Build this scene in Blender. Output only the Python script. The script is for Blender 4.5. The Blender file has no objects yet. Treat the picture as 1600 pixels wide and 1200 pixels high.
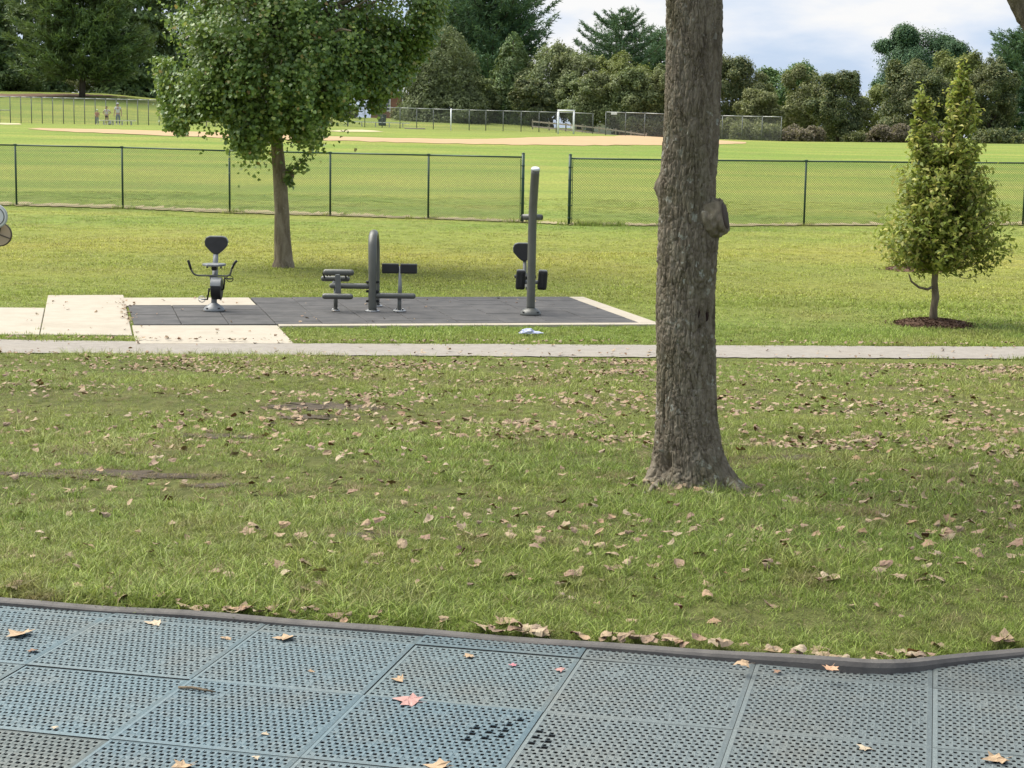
import bpy, bmesh, math, random
import numpy as np
from mathutils import Vector, Matrix

random.seed(7)
RNG = np.random.default_rng(7)
SC = bpy.context.scene
COL = SC.collection
PI = math.pi

# ------------------------------------------------------------------ camera
EYE = 1.6
FPX = 2800.0                      # focal length in pixels of a 1600 px wide picture
PITCH = math.atan((600 - 192) / FPX)
ROLL = 0.0155
cp_, sp_ = math.cos(PITCH), math.sin(PITCH)
cr_, sr_ = math.cos(ROLL), math.sin(ROLL)
cam_d = bpy.data.cameras.new('camera')
cam = bpy.data.objects.new('camera', cam_d)
COL.objects.link(cam)
cam_d.sensor_width = 36.0
cam_d.lens = FPX * 36.0 / 1600.0
cam_d.clip_start = 0.1
cam_d.clip_end = 6000
r0 = Vector((1, 0, 0)); u0 = Vector((0, sp_, cp_)); fw = Vector((0, cp_, -sp_))
rr = r0 * cr_ + u0 * sr_
uu = u0 * cr_ - r0 * sr_
M = Matrix((rr, uu, -fw)).transposed().to_4x4()
M.translation = Vector((0, 0, EYE))
cam.matrix_world = M
SC.camera = cam

# ------------------------------------------------------------------ sky and sun
SUN_EL = math.radians(56)
SUN_AZ = math.radians(-62)         # measured from +Y (view direction), negative = left
world = bpy.data.worlds.new('World')
SC.world = world
world.use_nodes = True
wn = world.node_tree.nodes; wl = world.node_tree.links
wn.clear()
w_out = wn.new('ShaderNodeOutputWorld')
sky = wn.new('ShaderNodeTexSky'); sky.sky_type = 'NISHITA'
sky.sun_disc = False
sky.sun_elevation = SUN_EL
sky.sun_rotation = SUN_AZ
sky.air_density = 1.0; sky.dust_density = 1.5; sky.ozone_density = 1.0
bg1 = wn.new('ShaderNodeBackground'); bg1.inputs[1].default_value = 0.05
wl.new(sky.outputs[0], bg1.inputs[0])
bg2 = wn.new('ShaderNodeBackground'); bg2.inputs[1].default_value = 0.315
tc = wn.new('ShaderNodeTexCoord')
mp = wn.new('ShaderNodeMapping'); mp.inputs['Scale'].default_value = (1.0, 1.0, 3.2)
mp.inputs['Location'].default_value = (0.37, 0.12, 0.05)
wl.new(tc.outputs['Generated'], mp.inputs[0])
nz = wn.new('ShaderNodeTexNoise'); nz.inputs['Scale'].default_value = 5.5
nz.inputs['Detail'].default_value = 7; nz.inputs['Roughness'].default_value = 0.52
wl.new(mp.outputs[0], nz.inputs['Vector'])
crm = wn.new('ShaderNodeValToRGB')
crm.color_ramp.elements[0].position = 0.455; crm.color_ramp.elements[0].color = (0.60, 0.745, 0.98, 1)
crm.color_ramp.elements[1].position = 0.62; crm.color_ramp.elements[1].color = (1.0, 1.0, 1.0, 1)
wl.new(nz.outputs['Fac'], crm.inputs[0]); wl.new(crm.outputs[0], bg2.inputs[0])
cov = wn.new('ShaderNodeMapRange')
cov.inputs['From Min'].default_value = 0.36; cov.inputs['From Max'].default_value = 0.55
cov.inputs['To Min'].default_value = 0.72; cov.inputs['To Max'].default_value = 1.0
wl.new(nz.outputs['Fac'], cov.inputs[0])
mx = wn.new('ShaderNodeMixShader')
wl.new(cov.outputs[0], mx.inputs[0]); wl.new(bg1.outputs[0], mx.inputs[1]); wl.new(bg2.outputs[0], mx.inputs[2])
wl.new(mx.outputs[0], w_out.inputs[0])

sun_d = bpy.data.lights.new('sun', 'SUN')
sun_d.energy = 2.5
sun_d.angle = math.radians(58)
sun_d.color = (1.0, 0.95, 0.85)
sun = bpy.data.objects.new('sun', sun_d); COL.objects.link(sun)
sdir = Vector((math.sin(SUN_AZ) * math.cos(SUN_EL), math.cos(SUN_AZ) * math.cos(SUN_EL), math.sin(SUN_EL)))
sun.rotation_euler = sdir.to_track_quat('Z', 'Y').to_euler()
sun.location = (0, 0, 60)

SC.view_settings.view_transform = 'Standard'
SC.view_settings.look = 'None'
SC.view_settings.gamma = 1.0
SC.view_settings.exposure = 1.62
SC.render.engine = 'CYCLES'
SC.cycles.use_denoising = True
SC.cycles.max_bounces = 6
SC.cycles.transparent_max_bounces = 8
SC.cycles.sample_clamp_indirect = 6

# ------------------------------------------------------------------ ground height and pixel <-> ground
PXC = np.array([-400, 0, 170, 300, 550, 700, 900, 1000, 1222, 1600, 2000], float)
UC = (PXC - 800) / FPX
HY = np.array([-4000, 6.3, 20.3, 23, 28, 53, 80, 110, 150, 170, 200, 260, 4000], float)
one = np.ones(len(UC))
HZ = np.array([0 * one, 0.0 * one, -1.08 * one, -1.1 * one, -1.1 * one, -1.2 * one, -0.45 * one,
    [.6, .6, .57, .54, .48, .44, .38, .35, .25, .17, .1],
    [1.1, 1.06, .98, .95, .85, .74, .7, .62, .42, .52, .55],
    [2.6, 2.4, 2.1, 1.6, 1.0, .84, .7, .55, -.2, -.2, -.2],
    [4.4, 4.2, 4.1, 3.3, 1.95, 1.75, 1.0, 0, -1.5, -2, -2],
    [5, 5, 4.6, 3.6, 2, 1.6, .3, -.8, -2.5, -3, -3],
    -6 * one])

def H(x, y):
    x = np.asarray(x, float); y = np.asarray(y, float)
    x, y = np.broadcast_arrays(x, y)
    u = np.clip(x / np.maximum(y, 1.0), UC[0], UC[-1])
    i = np.clip(np.searchsorted(HY, y) - 1, 0, len(HY) - 2)
    t = np.clip((y - HY[i]) / (HY[i + 1] - HY[i]), 0, 1)
    j = np.clip(np.searchsorted(UC, u) - 1, 0, len(UC) - 2)
    s = (u - UC[j]) / (UC[j + 1] - UC[j])
    a = HZ[i, j] * (1 - s) + HZ[i, j + 1] * s
    b = HZ[i + 1, j] * (1 - s) + HZ[i + 1, j + 1] * s
    return a * (1 - t) + b * t

def h(x, y):
    return float(H(x, y))

def ray(px, py):
    x = px - 800.0; y = py - 600.0
    xx = cr_ * x + sr_ * y; yy = -sr_ * x + cr_ * y
    X = xx / FPX; up = -yy / FPX
    return Vector((X, cp_ + up * sp_, -sp_ + up * cp_))

def at(px, py, Y):
    d = ray(px, py); t = Y / d.y
    return Vector((d.x * t, Y, EYE + d.z * t))

def gp(px, py, zoff=0.0, ymin=2.0):
    """point of the ground seen at a picture position"""
    d = ray(px, py)
    t = ymin
    prev = t
    while t < 3000:
        x, y, z = d.x * t, d.y * t, EYE + d.z * t
        if z <= h(x, y) + zoff:
            lo, hi = prev, t
            for _ in range(40):
                m = (lo + hi) / 2
                if EYE + d.z * m <= h(d.x * m, d.y * m) + zoff: hi = m
                else: lo = m
            t = hi
            return Vector((d.x * t, d.y * t, h(d.x * t, d.y * t)))
        prev = t
        t *= 1.004
    return Vector((d.x * 400, d.y * 400, 0))

def px_at(px, Y):
    """ground point at forward distance Y on the picture column px"""
    py = 400
    for _ in range(6):
        p = at(px, py, Y)
        z = h(p.x, p.y)
        py -= (z - p.z) * FPX / Y
    p = at(px, py, Y); p.z = h(p.x, p.y)
    return p

# ------------------------------------------------------------------ noise
def _hash(ix, iy, iz, seed):
    n = (ix.astype(np.int64) * 374761393 + iy.astype(np.int64) * 668265263 + iz.astype(np.int64) * 2147483647 + seed * 144665) & 0xFFFFFFFF
    n = ((n ^ (n >> 13)) * 1274126177) & 0xFFFFFFFF
    n = (n ^ (n >> 16)) & 0xFFFFFFFF
    return n / 4294967295.0

def vnoise(p, seed=0):
    p = np.asarray(p, float)
    i = np.floor(p).astype(np.int64); f = p - i
    f = f * f * (3 - 2 * f)
    r = 0
    for a in (0, 1):
        for b in (0, 1):
            for c in (0, 1):
                w = (f[:, 0] if a else 1 - f[:, 0]) * (f[:, 1] if b else 1 - f[:, 1]) * (f[:, 2] if c else 1 - f[:, 2])
                r = r + w * _hash(i[:, 0] + a, i[:, 1] + b, i[:, 2] + c, seed)
    return r

def fbm(p, o=4, seed=0):
    p = np.asarray(p, float); s = 0; a = .5; t = 0
    for k in range(o):
        s = s + a * vnoise(p * (2 ** k), seed + k); t += a; a *= .5
    return s / t

# ------------------------------------------------------------------ materials
def new_mat(name):
    m = bpy.data.materials.new(name); m.use_nodes = True
    nt = m.node_tree; nt.nodes.clear()
    o = nt.nodes.new('ShaderNodeOutputMaterial')
    return m, nt, o

def nd(nt, kind, **kw):
    n = nt.nodes.new(kind)
    for k, v in kw.items():
        if k in n.inputs: n.inputs[k].default_value = v
        else: setattr(n, k, v)
    return n

def rgb(c): return (c[0], c[1], c[2], 1)

def mixc(nt, fac, a, b, blend='MIX'):
    n = nt.nodes.new('ShaderNodeMix'); n.data_type = 'RGBA'; n.blend_type = blend
    for sock, v in ((n.inputs[0], fac), (n.inputs[6], a), (n.inputs[7], b)):
        if hasattr(v, 'links'): nt.links.new(v, sock)
        elif isinstance(v, (int, float)): sock.default_value = v
        else: sock.default_value = rgb(v)
    return n.outputs[2]

def ramp(nt, src, stops):
    n = nt.nodes.new('ShaderNodeValToRGB')
    e = n.color_ramp.elements
    while len(e) < len(stops): e.new(.5)
    for k, (p, c) in enumerate(stops):
        e[k].position = p; e[k].color = rgb(c) if not isinstance(c, (int, float)) else (c, c, c, 1)
    nt.links.new(src, n.inputs[0])
    return n.outputs[0]

def noise(nt, scale, detail=4, rough=.55, vec=None, dist=0):
    n = nt.nodes.new('ShaderNodeTexNoise')
    n.inputs['Scale'].default_value = scale; n.inputs['Detail'].default_value = detail
    n.inputs['Roughness'].default_value = rough; n.inputs['Distortion'].default_value = dist
    if vec is not None: nt.links.new(vec, n.inputs['Vector'])
    return n.outputs['Fac']

def coords(nt, which='Object', scale=None):
    if which == 'World':
        g = nt.nodes.new('ShaderNodeNewGeometry').outputs['Position']
    else:
        g = nt.nodes.new('ShaderNodeTexCoord').outputs[which]
    if scale is not None:
        m = nt.nodes.new('ShaderNodeMapping'); m.inputs['Scale'].default_value = scale
        nt.links.new(g, m.inputs[0]); g = m.outputs[0]
    return g

def bump(nt, src, strength=.4, dist=.01):
    b = nt.nodes.new('ShaderNodeBump'); b.inputs['Strength'].default_value = strength; b.inputs['Distance'].default_value = dist
    nt.links.new(src, b.inputs['Height'])
    return b.outputs[0]

def pmat(name, c1, c2=None, scale=8, rough=.7, bmp=.2, bdist=.004, metal=0.0, where='World', spec=.4, detail=5, vscale=None):
    """plain painted / worn surface: two tones mixed by noise, a little relief, uneven gloss"""
    m, nt, o = new_mat(name)
    p = nd(nt, 'ShaderNodeBsdfPrincipled')
    v = coords(nt, where, vscale)
    n1 = noise(nt, scale, detail, .6, v)
    c2 = c2 or tuple(x * .75 for x in c1)
    col = mixc(nt, ramp(nt, n1, [(.35, 0), (.65, 1)]), c1, c2)
    nt.links.new(col, p.inputs['Base Color'])
    nr = noise(nt, scale * 2.3, 3, .5, v)
    r = nd(nt, 'ShaderNodeMapRange'); r.inputs['To Min'].default_value = max(0, rough - .12); r.inputs['To Max'].default_value = min(1, rough + .12)
    nt.links.new(nr, r.inputs[0]); nt.links.new(r.outputs[0], p.inputs['Roughness'])
    p.inputs['Metallic'].default_value = metal
    p.inputs['Specular IOR Level'].default_value = spec
    if bmp:
        nb = noise(nt, scale * 6, 4, .6, v)
        nt.links.new(bump(nt, nb, bmp, bdist), p.inputs['Normal'])
    nt.links.new(p.outputs[0], o.inputs[0])
    return m

def leafmat(name, stops, trans=.35, rough=.55, big=None, spec=.3):
    """leaf faces: every leaf its own tone, some light through it; big = (scale, colour, amount) patches over the crown"""
    m, nt, o = new_mat(name)
    g = nt.nodes.new('ShaderNodeNewGeometry')
    col = ramp(nt, g.outputs['Random Per Island'], stops)
    if big:
        n = noise(nt, big[0], 3, .5, coords(nt, 'World'))
        col = mixc(nt, ramp(nt, n, [(.45, 0), (.62, big[2])]), col, big[1])
    p = nd(nt, 'ShaderNodeBsdfPrincipled', Roughness=rough)
    p.inputs['Specular IOR Level'].default_value = spec
    nt.links.new(col, p.inputs['Base Color'])
    t = nt.nodes.new('ShaderNodeBsdfTranslucent')
    nt.links.new(mixc(nt, .35, col, (.25, .3, .04)), t.inputs[0])
    mx = nt.nodes.new('ShaderNodeMixShader'); mx.inputs[0].default_value = trans
    nt.links.new(p.outputs[0], mx.inputs[1]); nt.links.new(t.outputs[0], mx.inputs[2])
    nt.links.new(mx.outputs[0], o.inputs[0])
    return m

def lawn_color(nt, per_blade=None):
    """colour of the grass where it grows: olive lawn by the playground, yellow-green middle lawn, green outfield"""
    pos = coords(nt, 'World')
    sx = nt.nodes.new('ShaderNodeSeparateXYZ'); nt.links.new(pos, sx.inputs[0])
    yr = nd(nt, 'ShaderNodeMapRange'); yr.inputs['From Min'].default_value = 0; yr.inputs['From Max'].default_value = 160
    nt.links.new(sx.outputs[1], yr.inputs[0])
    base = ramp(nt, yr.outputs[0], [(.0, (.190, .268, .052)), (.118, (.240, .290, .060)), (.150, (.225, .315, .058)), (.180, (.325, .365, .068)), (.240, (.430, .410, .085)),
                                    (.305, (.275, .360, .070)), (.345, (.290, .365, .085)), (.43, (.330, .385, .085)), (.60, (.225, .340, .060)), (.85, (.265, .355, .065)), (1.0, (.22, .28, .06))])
    flat = nt.nodes.new('ShaderNodeMapping'); flat.inputs['Scale'].default_value = (1, 1, 0); nt.links.new(pos, flat.inputs[0])
    n1 = noise(nt, .55, 5, .62, flat.outputs[0])
    n2 = noise(nt, 2.3, 4, .6, flat.outputs[0])
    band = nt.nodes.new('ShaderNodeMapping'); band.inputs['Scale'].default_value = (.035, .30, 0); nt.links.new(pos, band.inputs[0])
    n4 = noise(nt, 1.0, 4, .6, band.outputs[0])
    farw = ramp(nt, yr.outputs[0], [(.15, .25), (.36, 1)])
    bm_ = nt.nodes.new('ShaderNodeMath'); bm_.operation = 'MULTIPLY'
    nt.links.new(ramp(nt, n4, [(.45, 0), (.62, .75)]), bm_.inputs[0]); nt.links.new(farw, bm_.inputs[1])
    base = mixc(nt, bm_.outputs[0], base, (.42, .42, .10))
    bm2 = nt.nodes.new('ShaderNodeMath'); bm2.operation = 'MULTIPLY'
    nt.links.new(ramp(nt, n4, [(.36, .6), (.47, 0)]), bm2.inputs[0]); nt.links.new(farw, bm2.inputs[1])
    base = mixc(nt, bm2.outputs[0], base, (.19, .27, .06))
    dry = mixc(nt, ramp(nt, n1, [(.48, 0), (.68, .50)]), base, (.33, .30, .10))
    nearw = ramp(nt, yr.outputs[0], [(.10, 1), (.15, 0.25), (.4, .12)])
    br = nt.nodes.new('ShaderNodeMath'); br.operation = 'MULTIPLY'
    nt.links.new(ramp(nt, n2, [(.56, 0), (.72, .85)]), br.inputs[0]); nt.links.new(nearw, br.inputs[1])
    col = mixc(nt, br.outputs[0], dry, (.215, .155, .080))
    n3 = noise(nt, .16, 3, .5, flat.outputs[0])
    col = mixc(nt, ramp(nt, n3, [(.42, 0), (.62, .40)]), col, (.19, .29, .05))
    return col

def mat_lawn():
    m, nt, o = new_mat('lawn_soil_and_grass')
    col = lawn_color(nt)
    fine = noise(nt, 60, 3, .7, coords(nt, 'World'))
    mid = noise(nt, 9, 4, .7, coords(nt, 'World', (1, .35, 1)))
    pos = coords(nt, 'World'); sx = nt.nodes.new('ShaderNodeSeparateXYZ'); nt.links.new(pos, sx.inputs[0])
    yr = nd(nt, 'ShaderNodeMapRange'); yr.inputs['From Min'].default_value = 0; yr.inputs['From Max'].default_value = 60; nt.links.new(sx.outputs[1], yr.inputs[0])
    soil = mixc(nt, ramp(nt, mid, [(.35, 0), (.65, 1)]), (.075, .070, .030), (.14, .145, .05))
    col = mixc(nt, ramp(nt, yr.outputs[0], [(.30, .88), (.40, .40), (1, .1)]), col, soil)
    col = mixc(nt, ramp(nt, fine, [(.3, .45), (.65, 0)]), col, (.05, .055, .02))
    col = mixc(nt, ramp(nt, mid, [(.35, .45), (.6, 0)]), col, (.07, .09, .025))
    p = nd(nt, 'ShaderNodeBsdfPrincipled', Roughness=.95)
    p.inputs['Specular IOR Level'].default_value = .1
    nt.links.new(col, p.inputs['Base Color'])
    nt.links.new(bump(nt, fine, .8, .03), p.inputs['Normal'])
    nt.links.new(p.outputs[0], o.inputs[0])
    return m

def mat_blade(name='grass_blade', gain=1.0):
    m, nt, o = new_mat(name)
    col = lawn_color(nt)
    g = nt.nodes.new('ShaderNodeNewGeometry')
    oi = nt.nodes.new('ShaderNodeObjectInfo')
    v = ramp(nt, g.outputs['Random Per Island'], [(0, .50), (.5, 1.0), (1, 1.75)])
    col = mixc(nt, 1.0, col, v, 'MULTIPLY')
    straw = ramp(nt, g.outputs['Random Per Island'], [(.80, 0), (.86, .8), (.93, .85), (.95, 0)])
    col = mixc(nt, straw, col, (.42, .36, .17))
    v2 = ramp(nt, oi.outputs['Random'], [(0, .78), (1, 1.22)])
    col = mixc(nt, 1.0, col, v2, 'MULTIPLY')
    p = nd(nt, 'ShaderNodeBsdfPrincipled', Roughness=.5)
    p.inputs['Specular IOR Level'].default_value = .3
    nt.links.new(col, p.inputs['Base Color'])
    t = nt.nodes.new('ShaderNodeBsdfTranslucent'); nt.links.new(col, t.inputs[0])
    mx = nt.nodes.new('ShaderNodeMixShader'); mx.inputs[0].default_value = .3
    nt.links.new(p.outputs[0], mx.inputs[1]); nt.links.new(t.outputs[0], mx.inputs[2])
    nt.links.new(mx.outputs[0], o.inputs[0])
    return m

def mat_bark(name, c1, c2, c3, scale=10, lichen=.5, moss=.3):
    m, nt, o = new_mat(name)
    p = nd(nt, 'ShaderNodeBsdfPrincipled', Roughness=.9)
    p.inputs['Specular IOR Level'].default_value = .15
    v = coords(nt, 'Object', (1, 1, .28))
    v0 = coords(nt, 'Object')
    a = noise(nt, scale, 7, .68, v, .6)
    fis = ramp(nt, a, [(.34, c2), (.5, c1), (.68, c3)])
    li = noise(nt, 26, 4, .5, v0)
    li2 = noise(nt, 4.5, 3, .5, v0)
    mm = nt.nodes.new('ShaderNodeMath'); mm.operation = 'MULTIPLY'
    nt.links.new(ramp(nt, li, [(.60, 0), (.66, 1)]), mm.inputs[0]); nt.links.new(ramp(nt, li2, [(.42, 0), (.6, lichen)]), mm.inputs[1])
    col = mixc(nt, mm.outputs[0], fis, (.46, .46, .40))
    mo = noise(nt, 3.2, 4, .6, v0)
    col = mixc(nt, ramp(nt, mo, [(.5, 0), (.7, moss)]), col, (.10, .105, .035))
    nt.links.new(col, p.inputs['Base Color'])
    b = noise(nt, scale * 5, 5, .7, v)
    nt.links.new(bump(nt, b, .8, .012), p.inputs['Normal'])
    nt.links.new(p.outputs[0], o.inputs[0])
    return m

def mat_tile():
    m, nt, o = new_mat('perforated_rubber')
    oi = nt.nodes.new('ShaderNodeObjectInfo')
    v = coords(nt, 'World')
    n = noise(nt, 3.2, 6, .62, v)
    col = mixc(nt, ramp(nt, n, [(.46, 0), (.72, .55)]), oi.outputs['Color'], (.150, .150, .130))
    f = noise(nt, 130, 3, .6, v)
    col = mixc(nt, ramp(nt, f, [(.35, .28), (.55, 0)]), col, (.05, .055, .055))
    col = mixc(nt, ramp(nt, f, [(.60, 0), (.72, .35)]), col, (.34, .37, .36))
    p = nd(nt, 'ShaderNodeBsdfPrincipled')
    p.inputs['Specular IOR Level'].default_value = .35
    p.inputs['Roughness'].default_value = .62
    nt.links.new(col, p.inputs['Base Color'])
    nt.links.new(bump(nt, noise(nt, 220, 3, .6, v), .35, .002), p.inputs['Normal'])
    nt.links.new(p.outputs[0], o.inputs[0])
    return m

def mat_speckle(name, c1, c2, c3, s1, s2, rough=.9, stain=None):
    m, nt, o = new_mat(name)
    v = coords(nt, 'World')
    a = noise(nt, s1, 4, .65, v); b = noise(nt, s2, 5, .6, v)
    col = mixc(nt, ramp(nt, a, [(.38, 0), (.62, 1)]), c1, c2)
    col = mixc(nt, ramp(nt, b, [(.4, 0), (.7, .7)]), col, c3)
    if stain:
        st = noise(nt, .9, 6, .65, v)
        col = mixc(nt, ramp(nt, st, [(.5, 0), (.72, .6)]), col, stain)
    p = nd(nt, 'ShaderNodeBsdfPrincipled', Roughness=rough)
    p.inputs['Specular IOR Level'].default_value = .25
    nt.links.new(col, p.inputs['Base Color'])
    nt.links.new(bump(nt, a, .5, .006), p.inputs['Normal'])
    nt.links.new(p.outputs[0], o.inputs[0])
    return m

def mat_fallen(name='fallen_leaf_skin'):
    m, nt, o = new_mat(name)
    g = nt.nodes.new('ShaderNodeNewGeometry'); oi = nt.nodes.new('ShaderNodeObjectInfo')
    ad = nt.nodes.new('ShaderNodeMath'); ad.operation = 'ADD'
    nt.links.new(g.outputs['Random Per Island'], ad.inputs[0]); nt.links.new(oi.outputs['Random'], ad.inputs[1])
    fr = nt.nodes.new('ShaderNodeMath'); fr.operation = 'FRACT'; nt.links.new(ad.outputs[0], fr.inputs[0])
    col = ramp(nt, fr.outputs[0], [(0, (.26, .15, .07)), (.10, (.36, .265, .145)), (.24, (.17, .085, .038)), (.38, (.13, .036, .020)), (.48, (.31, .14, .05)), (.62, (.34, .25, .14)), (.72, (.42, .345, .225)), (.80, (.085, .048, .030)), (.93, (.18, .07, .036)), (1, (.28, .185, .09))])
    n = noise(nt, 40, 4, .6, coords(nt, 'World'))
    col = mixc(nt, ramp(nt, n, [(.4, .45), (.6, 0)]), col, (.16, .09, .05))
    bk = mixc(nt, .40, col, (.44, .36, .27))
    c2 = nt.nodes.new('ShaderNodeMix'); c2.data_type = 'RGBA'
    nt.links.new(g.outputs['Backfacing'], c2.inputs[0]); nt.links.new(col, c2.inputs[6]); nt.links.new(bk, c2.inputs[7])
    p = nd(nt, 'ShaderNodeBsdfPrincipled', Roughness=.75)
    p.inputs['Specular IOR Level'].default_value = .2
    nt.links.new(c2.outputs[2], p.inputs['Base Color'])
    nt.links.new(p.outputs[0], o.inputs[0])
    return m

# ------------------------------------------------------------------ mesh helpers
def link(o, parent=None):
    COL.objects.link(o)
    if parent is not None: o.parent = parent
    return o

def mesh_obj(name, V, F, mats, parent=None, smooth=False, fmat=None):
    """V (n,3) array, F list of index lists or an (n,3)/(n,4) array"""
    me = bpy.data.meshes.new(name)
    V = np.asarray(V, np.float32)
    if isinstance(F, np.ndarray):
        k = F.shape[1]; n = len(F)
        me.vertices.add(len(V)); me.vertices.foreach_set('co', V.ravel())
        me.loops.add(n * k); me.loops.foreach_set('vertex_index', F.astype(np.int32).ravel())
        me.polygons.add(n); me.polygons.foreach_set('loop_start', np.arange(0, n * k, k, dtype=np.int32))
        me.update(calc_edges=True)
    else:
        me.from_pydata([tuple(v) for v in V.tolist()], [], [tuple(f) for f in F]); me.update()
    for m in (mats if isinstance(mats, (list, tuple)) else [mats]): me.materials.append(m)
    if fmat is not None: me.polygons.foreach_set('material_index', np.asarray(fmat, np.int32))
    if smooth: me.polygons.foreach_set('use_smooth', np.ones(len(me.polygons), bool))
    me.validate(verbose=False)
    o = bpy.data.objects.new(name, me)
    return link(o, parent)

def tag(o, label=None, cat=None, group=None, kind=None):
    if label: o['label'] = label
    if cat: o['category'] = cat
    if group: o['group'] = group
    if kind: o['kind'] = kind
    return o

def empty(name, loc, rz=0.0):
    o = bpy.data.objects.new(name, None); COL.objects.link(o)
    o.location = loc; o.rotation_euler = (0, 0, rz); o.empty_display_size = .2
    return o

class MB:
    """collects shapes of ONE part"""
    def __init__(self): self.V = []; self.F = []; self.S = []
    def add(self, V, F, smooth=False):
        b = len(self.V)
        self.V += [tuple(v) for v in V]; self.F += [tuple(b + i for i in f) for f in F]
        self.S += [smooth] * len(F)
    def box(self, c, s, rot=None, bev=0.0):
        bm = bmesh.new(); bmesh.ops.create_cube(bm, size=1.0)
        for v in bm.verts: v.co = Vector((v.co.x * s[0], v.co.y * s[1], v.co.z * s[2]))
        if bev: bmesh.ops.bevel(bm, geom=bm.edges[:] , offset=bev, segments=2, affect='EDGES', profile=.6)
        R = rot if rot is not None else Matrix.Identity(3)
        bm.verts.ensure_lookup_table()
        self.add([R @ v.co + Vector(c) for v in bm.verts], [[v.index for v in f.verts] for f in bm.faces])
        bm.free(); return self
    def tube(self, pts, r, seg=10, cap=True, closed=False):
        P = [Vector(p) for p in pts]; n = len(P)
        R = r if isinstance(r, (list, tuple, np.ndarray)) else [r] * n
        V = []; F = []
        nrm = None
        for i in range(n):
            t = (P[min(i + 1, n - 1)] - P[max(i - 1, 0)]) if not closed else (P[(i + 1) % n] - P[i - 1])
            t.normalize()
            if nrm is None:
                nrm = t.orthogonal().normalized()
            else:
                nrm = (nrm - t * nrm.dot(t))
                nrm = nrm.normalized() if nrm.length > 1e-6 else t.orthogonal().normalized()
            b = t.cross(nrm)
            for k in range(seg):
                a = 2 * PI * k / seg
                V.append(P[i] + (nrm * math.cos(a) + b * math.sin(a)) * R[i])
        m = n if closed else n - 1
        for i in range(m):
            j = (i + 1) % n
            for k in range(seg):
                F.append((i * seg + k, i * seg + (k + 1) % seg, j * seg + (k + 1) % seg, j * seg + k))
        self.add(V, F, True)
        if cap and not closed:
            b = len(self.V) - len(V)
            self.F.append(tuple(b + k for k in range(seg))[::-1]); self.S.append(False)
            self.F.append(tuple(b + (n - 1) * seg + k for k in range(seg))); self.S.append(False)
        return self
    def capsule(self, a, b, r, seg=12):
        """tube with rounded ends"""
        a, b = Vector(a), Vector(b); d = (b - a).normalized()
        pts = []; rs = []
        for t in (1.0, .92, .7, .38): pts.append(a + d * r * (1 - t) ); rs.append(r * math.sqrt(max(0, 1 - t * t)) + .001)
        pts.append(a + d * r); rs.append(r)
        pts.append(b - d * r); rs.append(r)
        for t in (.38, .7, .92, 1.0): pts.append(b - d * r * (1 - t)); rs.append(r * math.sqrt(max(0, 1 - t * t)) + .001)
        return self.tube(pts, rs, seg)
    def lathe(self, prof, seg=20, c=(0, 0, 0)):
        V = []; F = []
        for r, z in prof:
            for k in range(seg):
                a = 2 * PI * k / seg
                V.append((c[0] + r * math.cos(a), c[1] + r * math.sin(a), c[2] + z))
        for i in range(len(prof) - 1):
            for k in range(seg):
                F.append((i * seg + k, i * seg + (k + 1) % seg, (i + 1) * seg + (k + 1) % seg, (i + 1) * seg + k))
        F.append(tuple(range(seg))[::-1]); F.append(tuple((len(prof) - 1) * seg + k for k in range(seg)))
        self.add(V, F, True); return self
    def prism(self, pts, axis, a, b, bev=0.0):
        """outline extruded along axis 'x','y' or 'z' between a and b"""
        bm = bmesh.new()
        def mk(p, t):
            return {'x': (t, p[0], p[1]), 'y': (p[0], t, p[1]), 'z': (p[0], p[1], t)}[axis]
        lo = [bm.verts.new(mk(p, a)) for p in pts]; hi = [bm.verts.new(mk(p, b)) for p in pts]
        n = len(pts)
        bm.faces.new(lo[::-1]); bm.faces.new(hi)
        for i in range(n): bm.faces.new((lo[i], lo[(i + 1) % n], hi[(i + 1) % n], hi[i]))
        bmesh.ops.recalc_face_normals(bm, faces=bm.faces[:])
        if bev: bmesh.ops.bevel(bm, geom=bm.edges[:], offset=bev, segments=2, affect='EDGES', profile=.6)
        bm.verts.index_update()
        self.add([v.co for v in bm.verts], [[v.index for v in f.verts] for f in bm.faces]); bm.free(); return self
    def ball(self, c, r, seg=12, rings=8):
        prof = []
        for i in range(rings + 1):
            a = PI * i / rings
            prof.append((max(1e-4, math.sin(a)) * 1.0, -math.cos(a)))
        V = []; F = []
        rx, ry, rz = r if isinstance(r, (tuple, list)) else (r, r, r)
        for q, z in prof:
            for k in range(seg):
                a = 2 * PI * k / seg
                V.append((c[0] + rx * q * math.cos(a), c[1] + ry * q * math.sin(a), c[2] + rz * z))
        for i in range(rings):
            for k in range(seg):
                F.append((i * seg + k, i * seg + (k + 1) % seg, (i + 1) * seg + (k + 1) % seg, (i + 1) * seg + k))
        self.add(V, F, True); return self
    def build(self, name, mat, parent=None, label=None):
        me = bpy.data.meshes.new(name)
        me.from_pydata(self.V, [], self.F); me.update()
        me.polygons.foreach_set('use_smooth', np.array(self.S, bool))
        me.materials.append(mat)
        o = bpy.data.objects.new(name, me); link(o, parent)
        if label: o['label'] = label
        return o

def copy_tree(o, parent=None):
    c = o.copy(); COL.objects.link(c); c.parent = parent
    for ch in list(o.children): copy_tree(ch, c)
    return c

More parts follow.
